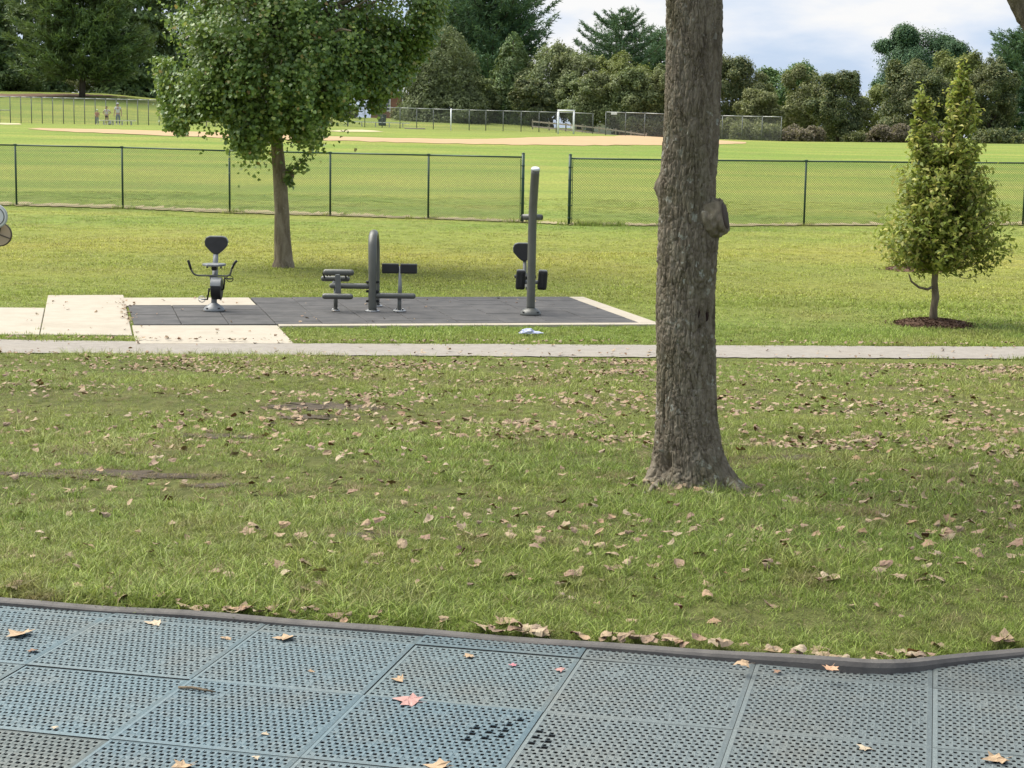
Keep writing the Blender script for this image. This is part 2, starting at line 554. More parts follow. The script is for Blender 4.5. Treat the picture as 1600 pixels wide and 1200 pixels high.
# ------------------------------------------------------------------ material set
M_LAWN = mat_lawn()
M_BLADE = mat_blade()
M_TILE = mat_tile()
M_UNDER = pmat('dark_underlay', (.02, .02, .02), (.03, .03, .028), 20, .95)
M_EDGE = pmat('black_rubber_edging', (.115, .106, .098), (.08, .074, .07), 14, .75, .4)
M_PATH = mat_speckle('worn_asphalt', (.23, .21, .185), (.32, .292, .256), (.20, .18, .156), 120, 9, .95, (.27, .24, .195))
M_CONC = mat_speckle('pale_concrete', (.365, .325, .262), (.41, .368, .298), (.33, .292, .234), 70, 5, .9, (.29, .25, .195))
M_PAD = pmat('charcoal_rubber', (.046, .045, .045), (.078, .074, .072), 4, .85, .5, .004)
M_GREYM = pmat('grey_powder_coat', (.105, .107, .095), (.088, .09, .081), 5, .40, .15, .001, spec=.5)
M_GREYL = pmat('light_grey_powder_coat', (.20, .21, .215), (.165, .175, .18), 6, .4, .15, .001, spec=.5)
M_CAP = pmat('pale_grey_cap', (.50, .52, .53), (.42, .44, .45), 6, .45, .1, .001)
M_BLACK = pmat('black_rubber', (.009, .009, .010), (.014, .014, .015), 12, .55, .2, .001)
M_BPAD = pmat('dark_grey_moulding', (.017, .017, .018), (.024, .024, .025), 9, .65, .3, .001)
M_STEEL = pmat('bright_steel', (.55, .55, .54), (.40, .40, .39), 20, .35, .1, .001, metal=.7)
M_GREENP = pmat('green_vinyl', (.022, .062, .040), (.016, .042, .030), 6, .45, .1, .001)
M_GREENW = pmat('green_wire', (.035, .075, .045), (.028, .055, .035), 6, .5, 0)
M_GALV = pmat('galvanised_steel', (.44, .45, .44), (.33, .34, .33), 3, .5, 0, metal=.35)
M_GALVD = pmat('weathered_dark_post', (.17, .18, .17), (.12, .13, .125), 3, .6, 0)
M_GALVW = pmat('dull_steel_wire', (.17, .175, .165), (.14, .145, .14), 3, .6, 0)
M_DIRT = mat_speckle('infield_clay', (.38, .255, .14), (.42, .285, .16), (.35, .25, .135), 1.2, .25, .95, (.38, .29, .15))
M_SAND = mat_speckle('pale_sand', (.46, .41, .24), (.42, .37, .22), (.38, .35, .19), 2, .6, .95)
M_STRAW = mat_speckle('dry_trampled_grass', (.36, .29, .17), (.29, .24, .13), (.22, .22, .085), 12, 2.2, .95)
M_MULCH = mat_speckle('bark_mulch', (.085, .045, .028), (.14, .085, .055), (.05, .03, .02), 35, 14, .95)
M_BROWN = mat_speckle('needle_litter', (.115, .066, .042), (.15, .088, .056), (.10, .075, .04), 3, .6, .95)
M_SOIL = mat_speckle('dark_bare_soil', (.060, .046, .032), (.095, .075, .052), (.035, .028, .020), 40, 9, .95)
M_WHITE = pmat('white_paint', (.78, .79, .80), (.70, .71, .72), 2, .4, 0)
M_BENCH = pmat('pale_bench_metal', (.74, .70, .58), (.66, .62, .52), 2, .5, 0)
M_WOOD = pmat('weathered_wood', (.30, .26, .21), (.22, .19, .15), 5, .85, .3)
M_BARK = mat_bark('maple_bark', (.225, .190, .142), (.110, .090, .066), (.31, .275, .215), 22, .95, .40)
M_BARK2 = mat_bark('ginkgo_bark', (.21, .17, .12), (.11, .085, .06), (.29, .245, .18), 9, .25, .1)
M_BARK3 = mat_bark('dark_tree_bark', (.075, .06, .05), (.03, .025, .02), (.11, .095, .08), 3, .1, .2)
M_CUT = pmat('sawn_wood', (.085, .058, .046), (.055, .038, .032), 18, .9, .4)
M_FALL = mat_fallen()
M_WOUND = pmat('old_wound_wood', (.040, .018, .014), (.020, .012, .010), 40, .9, .5)

# ================================================================== THE SETTING
# ---- edge of the playground mat (inner foot of the edging), measured on the flat z = 0
def flat(px, py, z=0.0):
    d = ray(px, py); t = (z - EYE) / d.z
    return Vector((d.x * t, d.y * t, z))
EDGE_PX = [(-500, 905), (-250, 925), (0, 946), (250, 963), (500, 982), (750, 1001), (1000, 1021), (1171, 1036), (1281, 1047), (1350, 1054), (1390, 1054), (1424, 1052), (1457, 1046), (1499, 1039), (1600, 1027), (1800, 1004), (2050, 978)]
EDGE = [flat(*p) for p in EDGE_PX]
EX = np.array([p.x for p in EDGE]); EYv = np.array([p.y for p in EDGE])
def smooth_interp(x):
    x = np.asarray(x, float)
    return sum(np.interp(x + o, EX, EYv) * w for o, w in ((-.07, .15), (-.035, .2), (0, .3), (.035, .2), (.07, .15)))

# ---- ground sheet
def axis(parts):
    out = [parts[0][0]]
    for a, b, s in parts:
        n = max(1, int(round((b - a) / s)))
        out += list(np.linspace(a, b, n + 1)[1:])
    return np.array(out)
xp = axis([(0, 3.4, .1), (3.4, 8, .35), (8, 64, 2.0), (64, 200, 12), (200, 900, 100)])
xs = np.concatenate([-xp[:0:-1], xp])
ys = axis([(-400, -40, 120), (-40, 4.6, 3), (4.6, 6.6, .05), (6.6, 30, .25), (30, 60, 1), (60, 300, 3), (300, 1200, 100)])
GX, GY = np.meshgrid(xs, ys)
GZ = H(GX, GY)
pit = np.clip((smooth_interp(GX) + .06 - GY) / .1, 0, 1) * (GY > -6) * (np.abs(GX) < 5)
lumps = (fbm(np.c_[GX.ravel() * .8, GY.ravel() * .8, GX.ravel() * 0], 3, 5).reshape(GX.shape) - .5) * .10
lumps *= np.clip((GY - smooth_interp(GX) - .05) / .6, 0, 1) * np.clip((20.2 - GY) / 1.5, 0, 1)
def lump(x, y):
    x = np.asarray(x, float); y = np.asarray(y, float)
    l = (fbm(np.c_[x * .8, y * .8, x * 0], 3, 5) - .5) * .10
    return l * np.clip((y - smooth_interp(x) - .05) / .6, 0, 1) * np.clip((20.2 - y) / 1.5, 0, 1)
def GH(x, y):
    return H(x, y) + lump(np.atleast_1d(x), np.atleast_1d(y))
def gh(x, y):
    return float(GH(x, y)[0])
GZ = GZ + lumps - pit * .10
nx, ny = len(xs), len(ys)
idx = np.arange(nx * ny).reshape(ny, nx)
Fq = np.stack([idx[:-1, :-1].ravel(), idx[:-1, 1:].ravel(), idx[1:, 1:].ravel(), idx[1:, :-1].ravel()], 1)
lawn = mesh_obj('lawn', np.c_[GX.ravel(), GY.ravel(), GZ.ravel()], Fq, M_LAWN, smooth=True)
tag(lawn, kind='structure')

# ---- sheets laid over the ground
def drape(name, poly, mat, off, step=.6, kind='structure', parent=None):
    """polygon (ground x, y) cut into a grid and laid on the ground"""
    P = np.array([(p[0], p[1]) for p in poly])
    bm = bmesh.new()
    f = bm.faces.new([bm.verts.new((x, y, 0)) for x, y in P])
    lo, hi = P.min(0), P.max(0)
    for ax, d in ((0, Vector((1, 0, 0))), (1, Vector((0, 1, 0)))):
        for c in np.arange(lo[ax] + step, hi[ax], step):
            bmesh.ops.bisect_plane(bm, geom=bm.verts[:] + bm.edges[:] + bm.faces[:], plane_co=d * c, plane_no=d)
    V = np.array([v.co[:] for v in bm.verts])
    Z = GH(V[:, 0], V[:, 1]) + off
    for v, z in zip(bm.verts, Z): v.co.z = z
    bmesh.ops.recalc_face_normals(bm, faces=bm.faces[:])
    if sum(fc.normal.z for fc in bm.faces) < 0: bmesh.ops.reverse_faces(bm, faces=bm.faces[:])
    me = bpy.data.meshes.new(name); bm.to_mesh(me); bm.free()
    me.materials.append(mat)
    o = bpy.data.objects.new(name, me); link(o, parent)
    if kind: o['kind'] = kind
    return o

def wob(P, Q, n, amp, seed):
    """line from P to Q with an uneven edge"""
    r = np.random.default_rng(seed); out = []
    for i in range(n + 1):
        t = i / n; p = P.lerp(Q, t)
        out.append(Vector((p.x + 0, p.y + (r.random() - .5) * amp, 0)))
    return out

# asphalt path
pf = [gp(x, y) for x, y in ((-300, 551), (0, 553), (460, 556), (800, 558), (1117, 560), (1600, 562), (1950, 564))]
pb = [gp(x, y) for x, y in ((-300, 529), (0, 532), (460, 538), (800, 539), (1117, 541), (1600, 543), (1950, 545))]
front = sum([wob(pf[i], pf[i + 1], 30, .07, i) for i in range(len(pf) - 1)], [])
back = sum([wob(pb[i], pb[i + 1], 30, .05, 20 + i) for i in range(len(pb) - 1)], [])
path_poly = front + back[::-1]
asphalt = drape('path', path_poly, M_PATH, .012, 1.0)

# exercise pad frame: local axes along width (W) and depth (D) of the pad
c_fl, c_fr = gp(209, 511), gp(998, 507.5)
c_bl, c_br = gp(196, 477), gp(888, 467)
PO = Vector((c_fl.x, c_fl.y, 0))
W = Vector((c_fr.x - c_fl.x, c_fr.y - c_fl.y, 0)); WL = W.length; W.normalize()
D = ((Vector((c_br.x - c_fr.x, c_br.y - c_fr.y, 0)))); DL = D.length; D.normalize()
PADZ = -1.1 + .035
def pad(a, b, z=0.0):
    q = PO + W * a + D * b
    return Vector((q.x, q.y, z))
def quad_slab(name, quad, z0, z1, mat, parent, gap=.006, bev=.006):
    c = sum(quad, Vector()) / 4
    bm = bmesh.new()
    vs = []
    for z in (z0, z1):
        for p in quad:
            q = p + (c - p).normalized() * gap
            vs.append(bm.verts.new((q.x, q.y, z)))
    bm.faces.new(vs[:4][::-1]); bm.faces.new(vs[4:])
    for i in range(4): bm.faces.new((vs[i], vs[(i + 1) % 4], vs[4 + (i + 1) % 4], vs[4 + i]))
    bmesh.ops.recalc_face_normals(bm, faces=bm.faces[:])
    if bev: bmesh.ops.bevel(bm, geom=[e for e in bm.edges], offset=bev, segments=1, affect='EDGES')
    me = bpy.data.meshes.new(name); bm.to_mesh(me); bm.free(); me.materials.append(mat)
    o = bpy.data.objects.new(name, me); link(o, parent)
    return o
# concrete
conc = empty('concrete_walk', (0, 0, 0)); tag(conc, kind='structure')
CZ = -1.1
def pxq(pts): return [Vector((p.x, p.y, 0)) for p in (gp(*q) for q in pts)]
slabs = [
    pxq([(62.5, 525), (207, 526), (193, 463.5), (75, 464)]),
    pxq([(-70, 524), (61.5, 525), (70, 484), (-40, 483)]),
    pxq([(-230, 523), (-74, 524), (-43, 483), (-190, 482)]),
    pxq([(212, 538.5), (460, 538.5), (434, 511.5), (206, 511.5)]),
    [pad(-.04, DL - 1.12), pad(1.83, DL - 1.12), pad(1.83, DL + .03), pad(-.04, DL + .03)],
]
for q in slabs: quad_slab('slab', q, CZ - .1, CZ + .028, M_CONC, conc)
# kerb along front and right of the rubber
fl = pxq([(434, 511.4)])[0]
k0 = (fl - PO).dot(W)
quad_slab('kerb', [pad(k0, -.22), pad(WL + .26, -.22), pad(WL + .26, -.02), pad(k0, -.02)], CZ - .1, CZ + .034, M_CONC, conc)
quad_slab('kerb', [pad(WL + .01, -.015), pad(WL + .26, -.015), pad(WL + .24, DL), pad(WL + .01, DL)], CZ - .1, CZ + .034, M_CONC, conc)
# rubber tiles of the exercise pad, staggered from one column to the next
exer = empty('exercise_pad', (0, 0, 0)); tag(exer, kind='structure')
NC, NR = 11, 6
tw, td = WL / NC, DL / NR
pad_mesh = {}
for c in range(NC):
    sh = .5 if c % 2 else 0.0
    end = NR if c > 2 else (DL - 1.13) / td
    cuts = [0.0] + [q for q in (r + sh for r in range(0 if sh else 1, NR)) if q < end - .1] + [end]
    for a, b in zip(cuts[:-1], cuts[1:]):
        key = round(b - a, 2)
        q = [pad(0, 0), pad(tw, 0), pad(tw, td * (b - a)), pad(0, td * (b - a))]
        if key not in pad_mesh:
            q0 = [p - PO for p in q]
            o = quad_slab('rubber_tile', q0, -.03, 0, M_PAD, exer, .006, .006)
            pad_mesh[key] = o.data
        else:
            o = bpy.data.objects.new('rubber_tile', pad_mesh[key]); link(o, exer)
        p = pad(c * tw, a * td)
        o.location = (p.x, p.y, PADZ + random.uniform(-.003, .003))
base = quad_slab('underlay', [pad(1.84, 0), pad(WL, 0), pad(WL, DL), pad(1.84, DL)], PADZ - .12, PADZ - .034, M_UNDER, exer, 0, 0)

# strip of dry trampled grass under the green fence
FENCE_PX = [(-140, 318), (26, 321.5), (192, 326), (359, 333), (516, 337.5), (669, 342.5), (816, 348)]
FENCE_PX2 = [(889, 352), (1072, 354), (1256, 353), (1430, 352.5), (1598, 352), (1770, 352)]
FP1 = [gp(*p) for p in FENCE_PX]; FP2 = [gp(*p) for p in FENCE_PX2]
allp = FP1 + FP2
r = np.random.default_rng(3)
fa, fb = [], []
for a, b in zip(allp[:-1], allp[1:]):
    for t in np.arange(0, 1, .03):
        p = a.lerp(b, t)
        w1 = .45 + r.random() * 1.0; w2 = -.05 + r.random() * .40
        fa.append(Vector((p.x, p.y + w1, 0))); fb.append(Vector((p.x, p.y - w2, 0)))
strip = drape('dry_grass_strip', fb + fa[::-1], M_STRAW, .03, 1.0)

# infield clay and the small patches of sand
clay_f = [(40, 202.0), (120, 206.5), (200, 210.5), (400, 217), (560, 221), (700, 224.5), (800, 226.5), (930, 227.5), (1040, 227.5), (1110, 226.5), (1165, 224.5)]
clay_b = [(1168, 222.5), (1100, 218), (1040, 214.6), (960, 213.3), (900, 213.3), (850, 214.2), (800, 216.2), (760, 217.5), (700, 217.2), (600, 215.8), (500, 213), (420, 210.3), (340, 207.3), (250, 204.5), (150, 202), (60, 200.5)]
def rag(pts, n, amp, seed):
    r_ = np.random.default_rng(seed); out = []
    for a, b in zip(pts, pts[1:] + pts[:1]):
        for k in range(n):
            t = k / n; p_ = a.lerp(b, t); out.append(Vector((p_.x, p_.y + (r_.random() - .5) * amp, 0)))
    return out
clay = drape('infield_clay', rag([gp(*p) for p in clay_f + clay_b], 7, 1.3, 5), M_DIRT, .022, 2.0)
bare = drape('bare_soil', rag([gp(*p) for p in ((-60, 147.6), (-60, 152.5), (30, 152), (90, 151.5), (150, 151), (215, 153), (170, 149.5), (128, 147.4), (60, 146.6))], 6, 2.0, 6), M_BROWN, .03, 2.0)
sand1 = drape('sand_patch', [gp(*p) for p in ((512, 205), (530, 206.3), (575, 206.6), (600, 206.2), (585, 204.3), (565, 203), (540, 203))], M_SAND, .025, 2.0)
sand2 = drape('sand_patch', [gp(*p) for p in ((-20, 194), (10, 195.2), (34, 195), (30, 193), (0, 192.2))], M_SAND, .025, 2.0)

# ---- perforated playground mat
TS = EYE / 3.0765
TH = -.2296; TOX, TOY = -2.4995, 10.776
def tilep(c, rw):
    g0, g1 = c, -rw
    return (TS * (TOX + math.cos(TH) * g0 - math.sin(TH) * g1), TS * (TOY + math.sin(TH) * g0 + math.cos(TH) * g1))
mat_root = mesh_obj('playground_mat', np.array([(-4, -1, -.062), (4, -1, -.062), (4, 7, -.062), (-4, 7, -.062)]), [(0, 1, 2, 3)], M_UNDER)
# keep the underlay inside the edging
me = mat_root.data
bm = bmesh.new()
ring = [bm.verts.new((x, float(smooth_interp(x)) + .02, -.062)) for x in np.linspace(-3.6, 3.6, 90)]
ring = [bm.verts.new((-3.6, -1, -.062)), bm.verts.new((3.6, -1, -.062))][::1] + ring[::-1]
bm.faces.new(ring); bmesh.ops.recalc_face_normals(bm, faces=bm.faces[:])
bm.to_mesh(me); bm.free()
tag(mat_root, kind='structure')
NU, NV_ = 25, 21
def perforated(holes_big=(), clip=None):
    FM = []
    """top skin of one tile in local tile coordinates (metres), with real holes"""
    V = []; F = []
    mg = .027 * TS; g = .0009
    cu = (TS - 2 * mg) / NU; cv = (TS - 2 * mg) / NV_
    rr = np.random.default_rng(len(holes_big) + 1)
    def ok(x, y): return clip is None or clip(x, y)
    zc = rr.random((NU + 1, NV_ + 1)) * .0006 + .0016
    for i in range(NU):
        for j in range(NV_):
            x0 = mg + i * cu; y0 = mg + j * cv
            if not ok(x0 + cu / 2, y0 + cv / 2): continue
            b = len(V)
            sh = .21 * cu * (1 if (j % 2) else -1)
            big = (i, j) in holes_big
            k = 1.07 if big else (.54 + .14 * ((i + j) % 2 == 0) + rr.random() * .04) * (1 if rr.random() > .05 else .35)
            rx, ry = cu * .46 * k, cv * .46 * k
            if big: sh = 0
            cx, cy = x0 + cu / 2 + sh, y0 + cv / 2
            V += [(x0, y0, zc[i, j]), (x0 + cu, y0, zc[i + 1, j]), (x0 + cu, y0 + cv, zc[i + 1, j + 1]), (x0, y0 + cv, zc[i, j + 1])]
            hq = .8 if big else .45
            hx = [(cx - rx, cy), (cx - hq * rx, cy - ry), (cx + hq * rx, cy - ry), (cx + rx, cy), (cx + hq * rx, cy + ry), (cx - hq * rx, cy + ry)]
            hx = [(min(max(x, x0 + .0006), x0 + cu - .0006), y) for x, y in hx]
            V += [(x, y, -.0004) for x, y in hx] + [(x, y, -.034) for x, y in hx]
            o = b + 4
            F += [(b, b + 1, o + 2, o + 1), (b + 1, o + 3, o + 2), (b + 1, b + 2, o + 3), (b + 2, o + 4, o + 3), (b + 2, b + 3, o + 5, o + 4), (b + 3, o, o + 5), (b + 3, b, o), (b, o + 1, o)]
            FM += [0] * 8 + [1] * 6
            for q in range(6): F.append((o + q, o + (q + 1) % 6, o + 6 + (q + 1) % 6, o + 6 + q))
    # flat margins
    n = 24
    st = np.linspace(g, TS - g, n + 1)
    inn = np.clip(st, mg, TS - mg)
    for a in range(n):
        for side in range(4):
            if side == 0: q = [(st[a], g), (st[a + 1], g), (inn[a + 1], mg), (inn[a], mg)]
            elif side == 1: q = [(TS - g, st[a]), (TS - g, st[a + 1]), (TS - mg, inn[a + 1]), (TS - mg, inn[a])]
            elif side == 2: q = [(st[a + 1], TS - g), (st[a], TS - g), (inn[a], TS - mg), (inn[a + 1], TS - mg)]
            else: q = [(g, st[a + 1]), (g, st[a]), (mg, inn[a]), (mg, inn[a + 1])]
            mx_, my_ = sum(p[0] for p in q) / 4, sum(p[1] for p in q) / 4
            if not ok(mx_, my_): continue
            b = len(V)
            V += [(q[0][0], q[0][1], -.001), (q[1][0], q[1][1], -.001), (q[2][0], q[2][1], .0022), (q[3][0], q[3][1], .0022), (q[0][0], q[0][1], -.04), (q[1][0], q[1][1], -.04)]
            F += [(b, b + 1, b + 2, b + 3), (b + 1, b, b + 4, b + 5)]; FM += [0, 1]
    return V, F, FM
def tile_obj(V, F, FM):
    me = bpy.data.meshes.new('rubber_tile'); me.from_pydata(V, [], F); me.update(); me.materials.append(M_TILE); me.materials.append(M_UNDER)
    me.polygons.foreach_set('material_index', np.array(FM, np.int32)); return me
# tile origin at its near-left corner: local x along columns, local y towards the back
plain = tile_obj(*perforated())
ca, sa = math.cos(TH), math.sin(TH)
TC = [(.162, .225, .245), (.148, .218, .245), (.165, .220, .232), (.152, .214, .236)]
for c in range(-3, 9):
    for rw in range(-3, 5):
        ox, oy = tilep(c, rw + 1)
        cxy = [(ox + ca * a * TS - sa * b * TS, oy + sa * a * TS + ca * b * TS) for a in (0, 1) for b in (0, 1)]
        dl = [y - float(smooth_interp(x)) for x, y in cxy]
        if min(dl) > -.03: continue
        if abs(sum(p[0] for p in cxy) / 4) > 3.2: continue
        if max(dl) > -.012:
            clip = lambda x, y, ox=ox, oy=oy: (oy + sa * x + ca * y) - float(smooth_interp(ox + ca * x - sa * y)) < .012
            V, F, FM = perforated((), clip)
            if not F: continue
            md = tile_obj(V, F, FM)
        elif (c, rw) == (2, 1):
            md = tile_obj(*perforated({(18, 11), (20, 12), (18, 13), (20, 14), (22, 13), (22, 15), (20, 10), (22, 11), (23, 17), (18, 9)}))
        elif (c, rw) == (3, 1):
            md = tile_obj(*perforated({(0, 10), (0, 12), (2, 11), (2, 13), (0, 14), (2, 9)}))
        else:
            md = plain
        o = bpy.data.objects.new('rubber_tile', md); link(o, mat_root)
        o.location = (ox, oy, random.uniform(-.002, .002)); o.rotation_euler = (random.uniform(-.003, .003), random.uniform(-.003, .003), TH)
        t = TC[(c * 3 + rw * 5) % 4]
        if c >= 3: t = (.172, .208, .212)
        if (c, rw) == (0, 2): t = (.145, .175, .17)
        if (c, rw) in ((1, 1), (2, 1), (1, 2), (2, 2)): t = (.138, .205, .235)
        if rw < 0: t = tuple(.8 * v for v in t)
        j = random.uniform(.95, 1.05) * .74
        o.color = (t[0] * j, t[1] * j, t[2] * j, 1)
# rubber edging along the mat
xsamp = np.linspace(-3.4, 3.4, 140)
ysamp = smooth_interp(xsamp)
V = []; F = []
for i, (x, y) in enumerate(zip(xsamp, ysamp)):
    i0, i1 = max(i - 1, 0), min(i + 1, len(xsamp) - 1)
    tx, ty = xsamp[i1] - xsamp[i0], ysamp[i1] - ysamp[i0]
    l = math.hypot(tx, ty); nxn, nyn = -ty / l, tx / l
    rise = .012 + .022 * math.exp(-((x - 1.05) / .45) ** 2)
    wv = (float(vnoise(np.array([[x * 3, 0, 0]]))[0]) - .5) * .008
    prof = [(0, -.05), (.002, rise * .6 + wv), (.008, rise + wv), (.030, rise + .005 + wv), (.038, rise - .002 + wv), (.040, -.06)]
    for d, z in prof: V.append((x + nxn * d, y + nyn * d, z))
for i in range(len(xsamp) - 1):
    for k in range(5): F.append((i * 6 + k, (i + 1) * 6 + k, (i + 1) * 6 + k + 1, i * 6 + k + 1))
edging = mesh_obj('mat_edging', V, F, M_EDGE, smooth=False)
tag(edging, 'black rubber edging strip curving along the perforated playground mat', 'edging')

# ================================================================== GRASS
def in_poly(P, poly):
    poly = np.array([(p[0], p[1]) for p in poly]); x, y = P[:, 0], P[:, 1]
    ins = np.zeros(len(P), bool); n = len(poly)
    for i in range(n):
        x1, y1 = poly[i]; x2, y2 = poly[(i + 1) % n]
        c = ((y1 > y) != (y2 > y))
        with np.errstate(divide='ignore', invalid='ignore'):
            xi = (x2 - x1) * (y - y1) / (y2 - y1) + x1
        ins ^= c & (x < xi)
    return ins
BIGP = gp(1080, 757)             # foot of the near maple
BIGP = Vector((BIGP.x, BIGP.y + .12, 0)); BIGP.z = gh(BIGP.x, BIGP.y)
YT = gp(1458, 507)               # young tree
YT = Vector((YT.x, YT.y, h(YT.x, YT.y)))
GK = gp(443, 418)                # ginkgo
MULCH2 = gp(1432, 422)
pad_block = [pad(-.05, -.24), pad(WL + .28, -.24), pad(WL + .26, DL + .02), pad(-.05, DL + .02)]
keep_out = [path_poly, pad_block, fb + fa[::-1]] + slabs
def free_ground(P, dense_edge=True):
    m = P[:, 1] > smooth_interp(P[:, 0]) + .075
    for q in keep_out: m &= ~in_poly(P, q)
    for c, rad in ((BIGP, .20), (YT, .46), (MULCH2, .5), (GK, .2)):
        m &= np.hypot(P[:, 0] - c.x, P[:, 1] - c.y) > rad
    return m

def blade_mesh(name, n, rad, hl, wd, seed, lean=.5, segs=3):
    r = np.random.default_rng(seed); V = []; F = []
    for _ in range(n):
        a = r.random() * 2 * PI; q = rad * math.sqrt(r.random())
        x, y = q * math.cos(a), q * math.sin(a)
        L = hl * (.45 + .9 * r.random()); w = wd * (.6 + .8 * r.random())
        da = r.random() * 2 * PI; ln = lean * (.25 + 1.1 * r.random())
        dx, dy = math.cos(da), math.sin(da); sx, sy = -dy, dx
        ta = r.normal() * .6
        sx, sy = sx * math.cos(ta) - sy * math.sin(ta), sx * math.sin(ta) + sy * math.cos(ta)
        b = len(V)
        for k in range(segs):
            t = k / segs
            out = L * ln * t * t; up = L * t * (1 - .35 * ln * t)
            ww = w * (1 - .55 * t) / 2
            V.append((x + dx * out - sx * ww, y + dy * out - sy * ww, up - .008)); V.append((x + dx * out + sx * ww, y + dy * out + sy * ww, up - .008))
        V.append((x + dx * L * ln, y + dy * L * ln, L * (1 - .35 * ln) - .008))
        for k in range(segs - 1): F.append((b + 2 * k, b + 2 * k + 1, b + 2 * k + 3, b + 2 * k + 2))
        F.append((b + 2 * segs - 2, b + 2 * segs - 1, b + 2 * segs))
    me = bpy.data.meshes.new(name); me.from_pydata(V, [], F); me.update(); me.materials.append(M_BLADE)
    return bpy.data.objects.new(name, me)

def scatter(name, P, rot, scl, protos, label, cat):
    me = bpy.data.meshes.new(name)
    me.vertices.add(len(P)); me.vertices.foreach_set('co', np.asarray(P, np.float32).ravel())
    a = me.attributes.new('rot', 'FLOAT_VECTOR', 'POINT'); a.data.foreach_set('vector', np.asarray(rot, np.float32).ravel())
    a = me.attributes.new('scl', 'FLOAT', 'POINT'); a.data.foreach_set('value', np.asarray(scl, np.float32))
    me.update()
    o = bpy.data.objects.new(name, me); link(o)
    cl = bpy.data.collections.new(name + '_shapes')
    for p in protos: cl.objects.link(p)
    ng = bpy.data.node_groups.new(name + '_nodes', 'GeometryNodeTree')
    ng.interface.new_socket('Geometry', in_out='INPUT', socket_type='NodeSocketGeometry')
    ng.interface.new_socket('Geometry', in_out='OUTPUT', socket_type='NodeSocketGeometry')
    N = ng.nodes; L = ng.links
    gi = N.new('NodeGroupInput'); go = N.new('NodeGroupOutput')
    m2p = N.new('GeometryNodeMeshToPoints')
    iop = N.new('GeometryNodeInstanceOnPoints')
    ci = N.new('GeometryNodeCollectionInfo'); ci.inputs[0].default_value = cl
    ci.inputs['Separate Children'].default_value = True; ci.inputs['Reset Children'].default_value = True
    ra = N.new('GeometryNodeInputNamedAttribute'); ra.data_type = 'FLOAT_VECTOR'; ra.inputs[0].default_value = 'rot'
    sa_ = N.new('GeometryNodeInputNamedAttribute'); sa_.data_type = 'FLOAT'; sa_.inputs[0].default_value = 'scl'
    e2r = N.new('FunctionNodeEulerToRotation')
    L.new(gi.outputs[0], m2p.inputs[0]); L.new(m2p.outputs[0], iop.inputs['Points'])
    L.new(ci.outputs[0], iop.inputs['Instance']); iop.inputs['Pick Instance'].default_value = True
    L.new(ra.outputs[0], e2r.inputs[0]); L.new(e2r.outputs[0], iop.inputs['Rotation'])
    L.new(sa_.outputs[0], iop.inputs['Scale'])
    L.new(iop.outputs[0], go.inputs[0])
    md = o.modifiers.new('scatter', 'NODES'); md.node_group = ng
    tag(o, label, cat, kind='stuff')
    return o

def sample_wedge(y0, y1, dens, margin=.06, seed=0, falloff=None):
    """points on the lawn between two forward distances, a bit wider than the view"""
    r = np.random.default_rng(seed)
    um = 800 / FPX + margin
    x1 = um * y1 + .8
    n = int(dens * (y1 - y0) * 2 * x1)
    P = np.c_[(r.random(n) * 2 - 1) * x1, y0 + r.random(n) * (y1 - y0)]
    P = P[np.abs(P[:, 0]) < um * P[:, 1] + .8]
    return P[free_ground(P)]
BARE = [(gp(px_, py_), rx_, ry_) for px_, py_, rx_, ry_ in ((60, 748, .30, .10), (190, 742, .55, .11), (330, 756, .16, .10), (520, 640, .55, .30), (470, 655, .30, .16), (345, 678, .30, .13), (170, 712, .35, .10), (565, 842, .20, .07), (1240, 715, .30, .12), (1120, 690, .3, .2), (700, 600, 1.1, .5), (60, 680, .3, .1), (1330, 800, .2, .07))]
def place(P, seed, smin, smax, thin=None, tilt=.12):
    r = np.random.default_rng(seed)
    n1 = fbm(np.c_[P[:, 0] * 1.1, P[:, 1] * 1.1, P[:, 0] * 0], 3, 11)
    n2 = fbm(np.c_[P[:, 0] * .45, P[:, 1] * .45, P[:, 0] * 0], 3, 23)
    keep = np.ones(len(P), bool)
    if thin is not None:
        keep = r.random(len(P)) < np.clip((n1 - thin) * 9, .30, 1)
        for c_, rx_, ry_ in BARE:
            e_ = ((P[:, 0] - c_.x) / rx_) ** 2 + ((P[:, 1] - c_.y) / ry_) ** 2
            keep &= r.random(len(P)) > .93 * np.exp(-e_ * 1.1)
    P, n1, n2 = P[keep], n1[keep], n2[keep]
    z = GH(P[:, 0], P[:, 1])
    s = (smin + (smax - smin) * np.clip((n2 - .3) * 2.2, 0, 1)) * (.75 + .5 * r.random(len(P)))
    rot = np.c_[(r.random(len(P)) - .5) * 2 * tilt, (r.random(len(P)) - .5) * 2 * tilt, r.random(len(P)) * 2 * PI]
    return np.c_[P, z], rot, s

near_tufts = [blade_mesh('grass_tuft', 28, .075, .050, .0044, k, .95) for k in range(5)] + [blade_mesh('grass_tuft', 15, .04, .115, .0045, 9, .95), blade_mesh('grass_tuft', 40, .09, .036, .0050, 10, 1.3), blade_mesh('grass_tuft', 40, .09, .030, .0055, 11, 1.6)]
P = np.concatenate([sample_wedge(5, 8.5, 760, seed=1), sample_wedge(8.5, 13, 500, seed=2), sample_wedge(13, 20.6, 300, seed=3)])
_r = np.random.default_rng(47); _x = _r.uniform(-2.3, 2.3, 2600)
_e = np.c_[_x, smooth_interp(_x) + .085 + np.abs(_r.normal(size=2600)) * .16]
P = np.concatenate([P, sample_wedge(5, 7.6, 500, seed=48)])
Pp, rot, s = place(P, 4, .40, .88, .40)
P2_, r2_, s2_ = place(_e, 49, .45, .9, None)
Pp, rot, s = np.concatenate([Pp, P2_]), np.concatenate([rot, r2_]), np.concatenate([s, s2_])
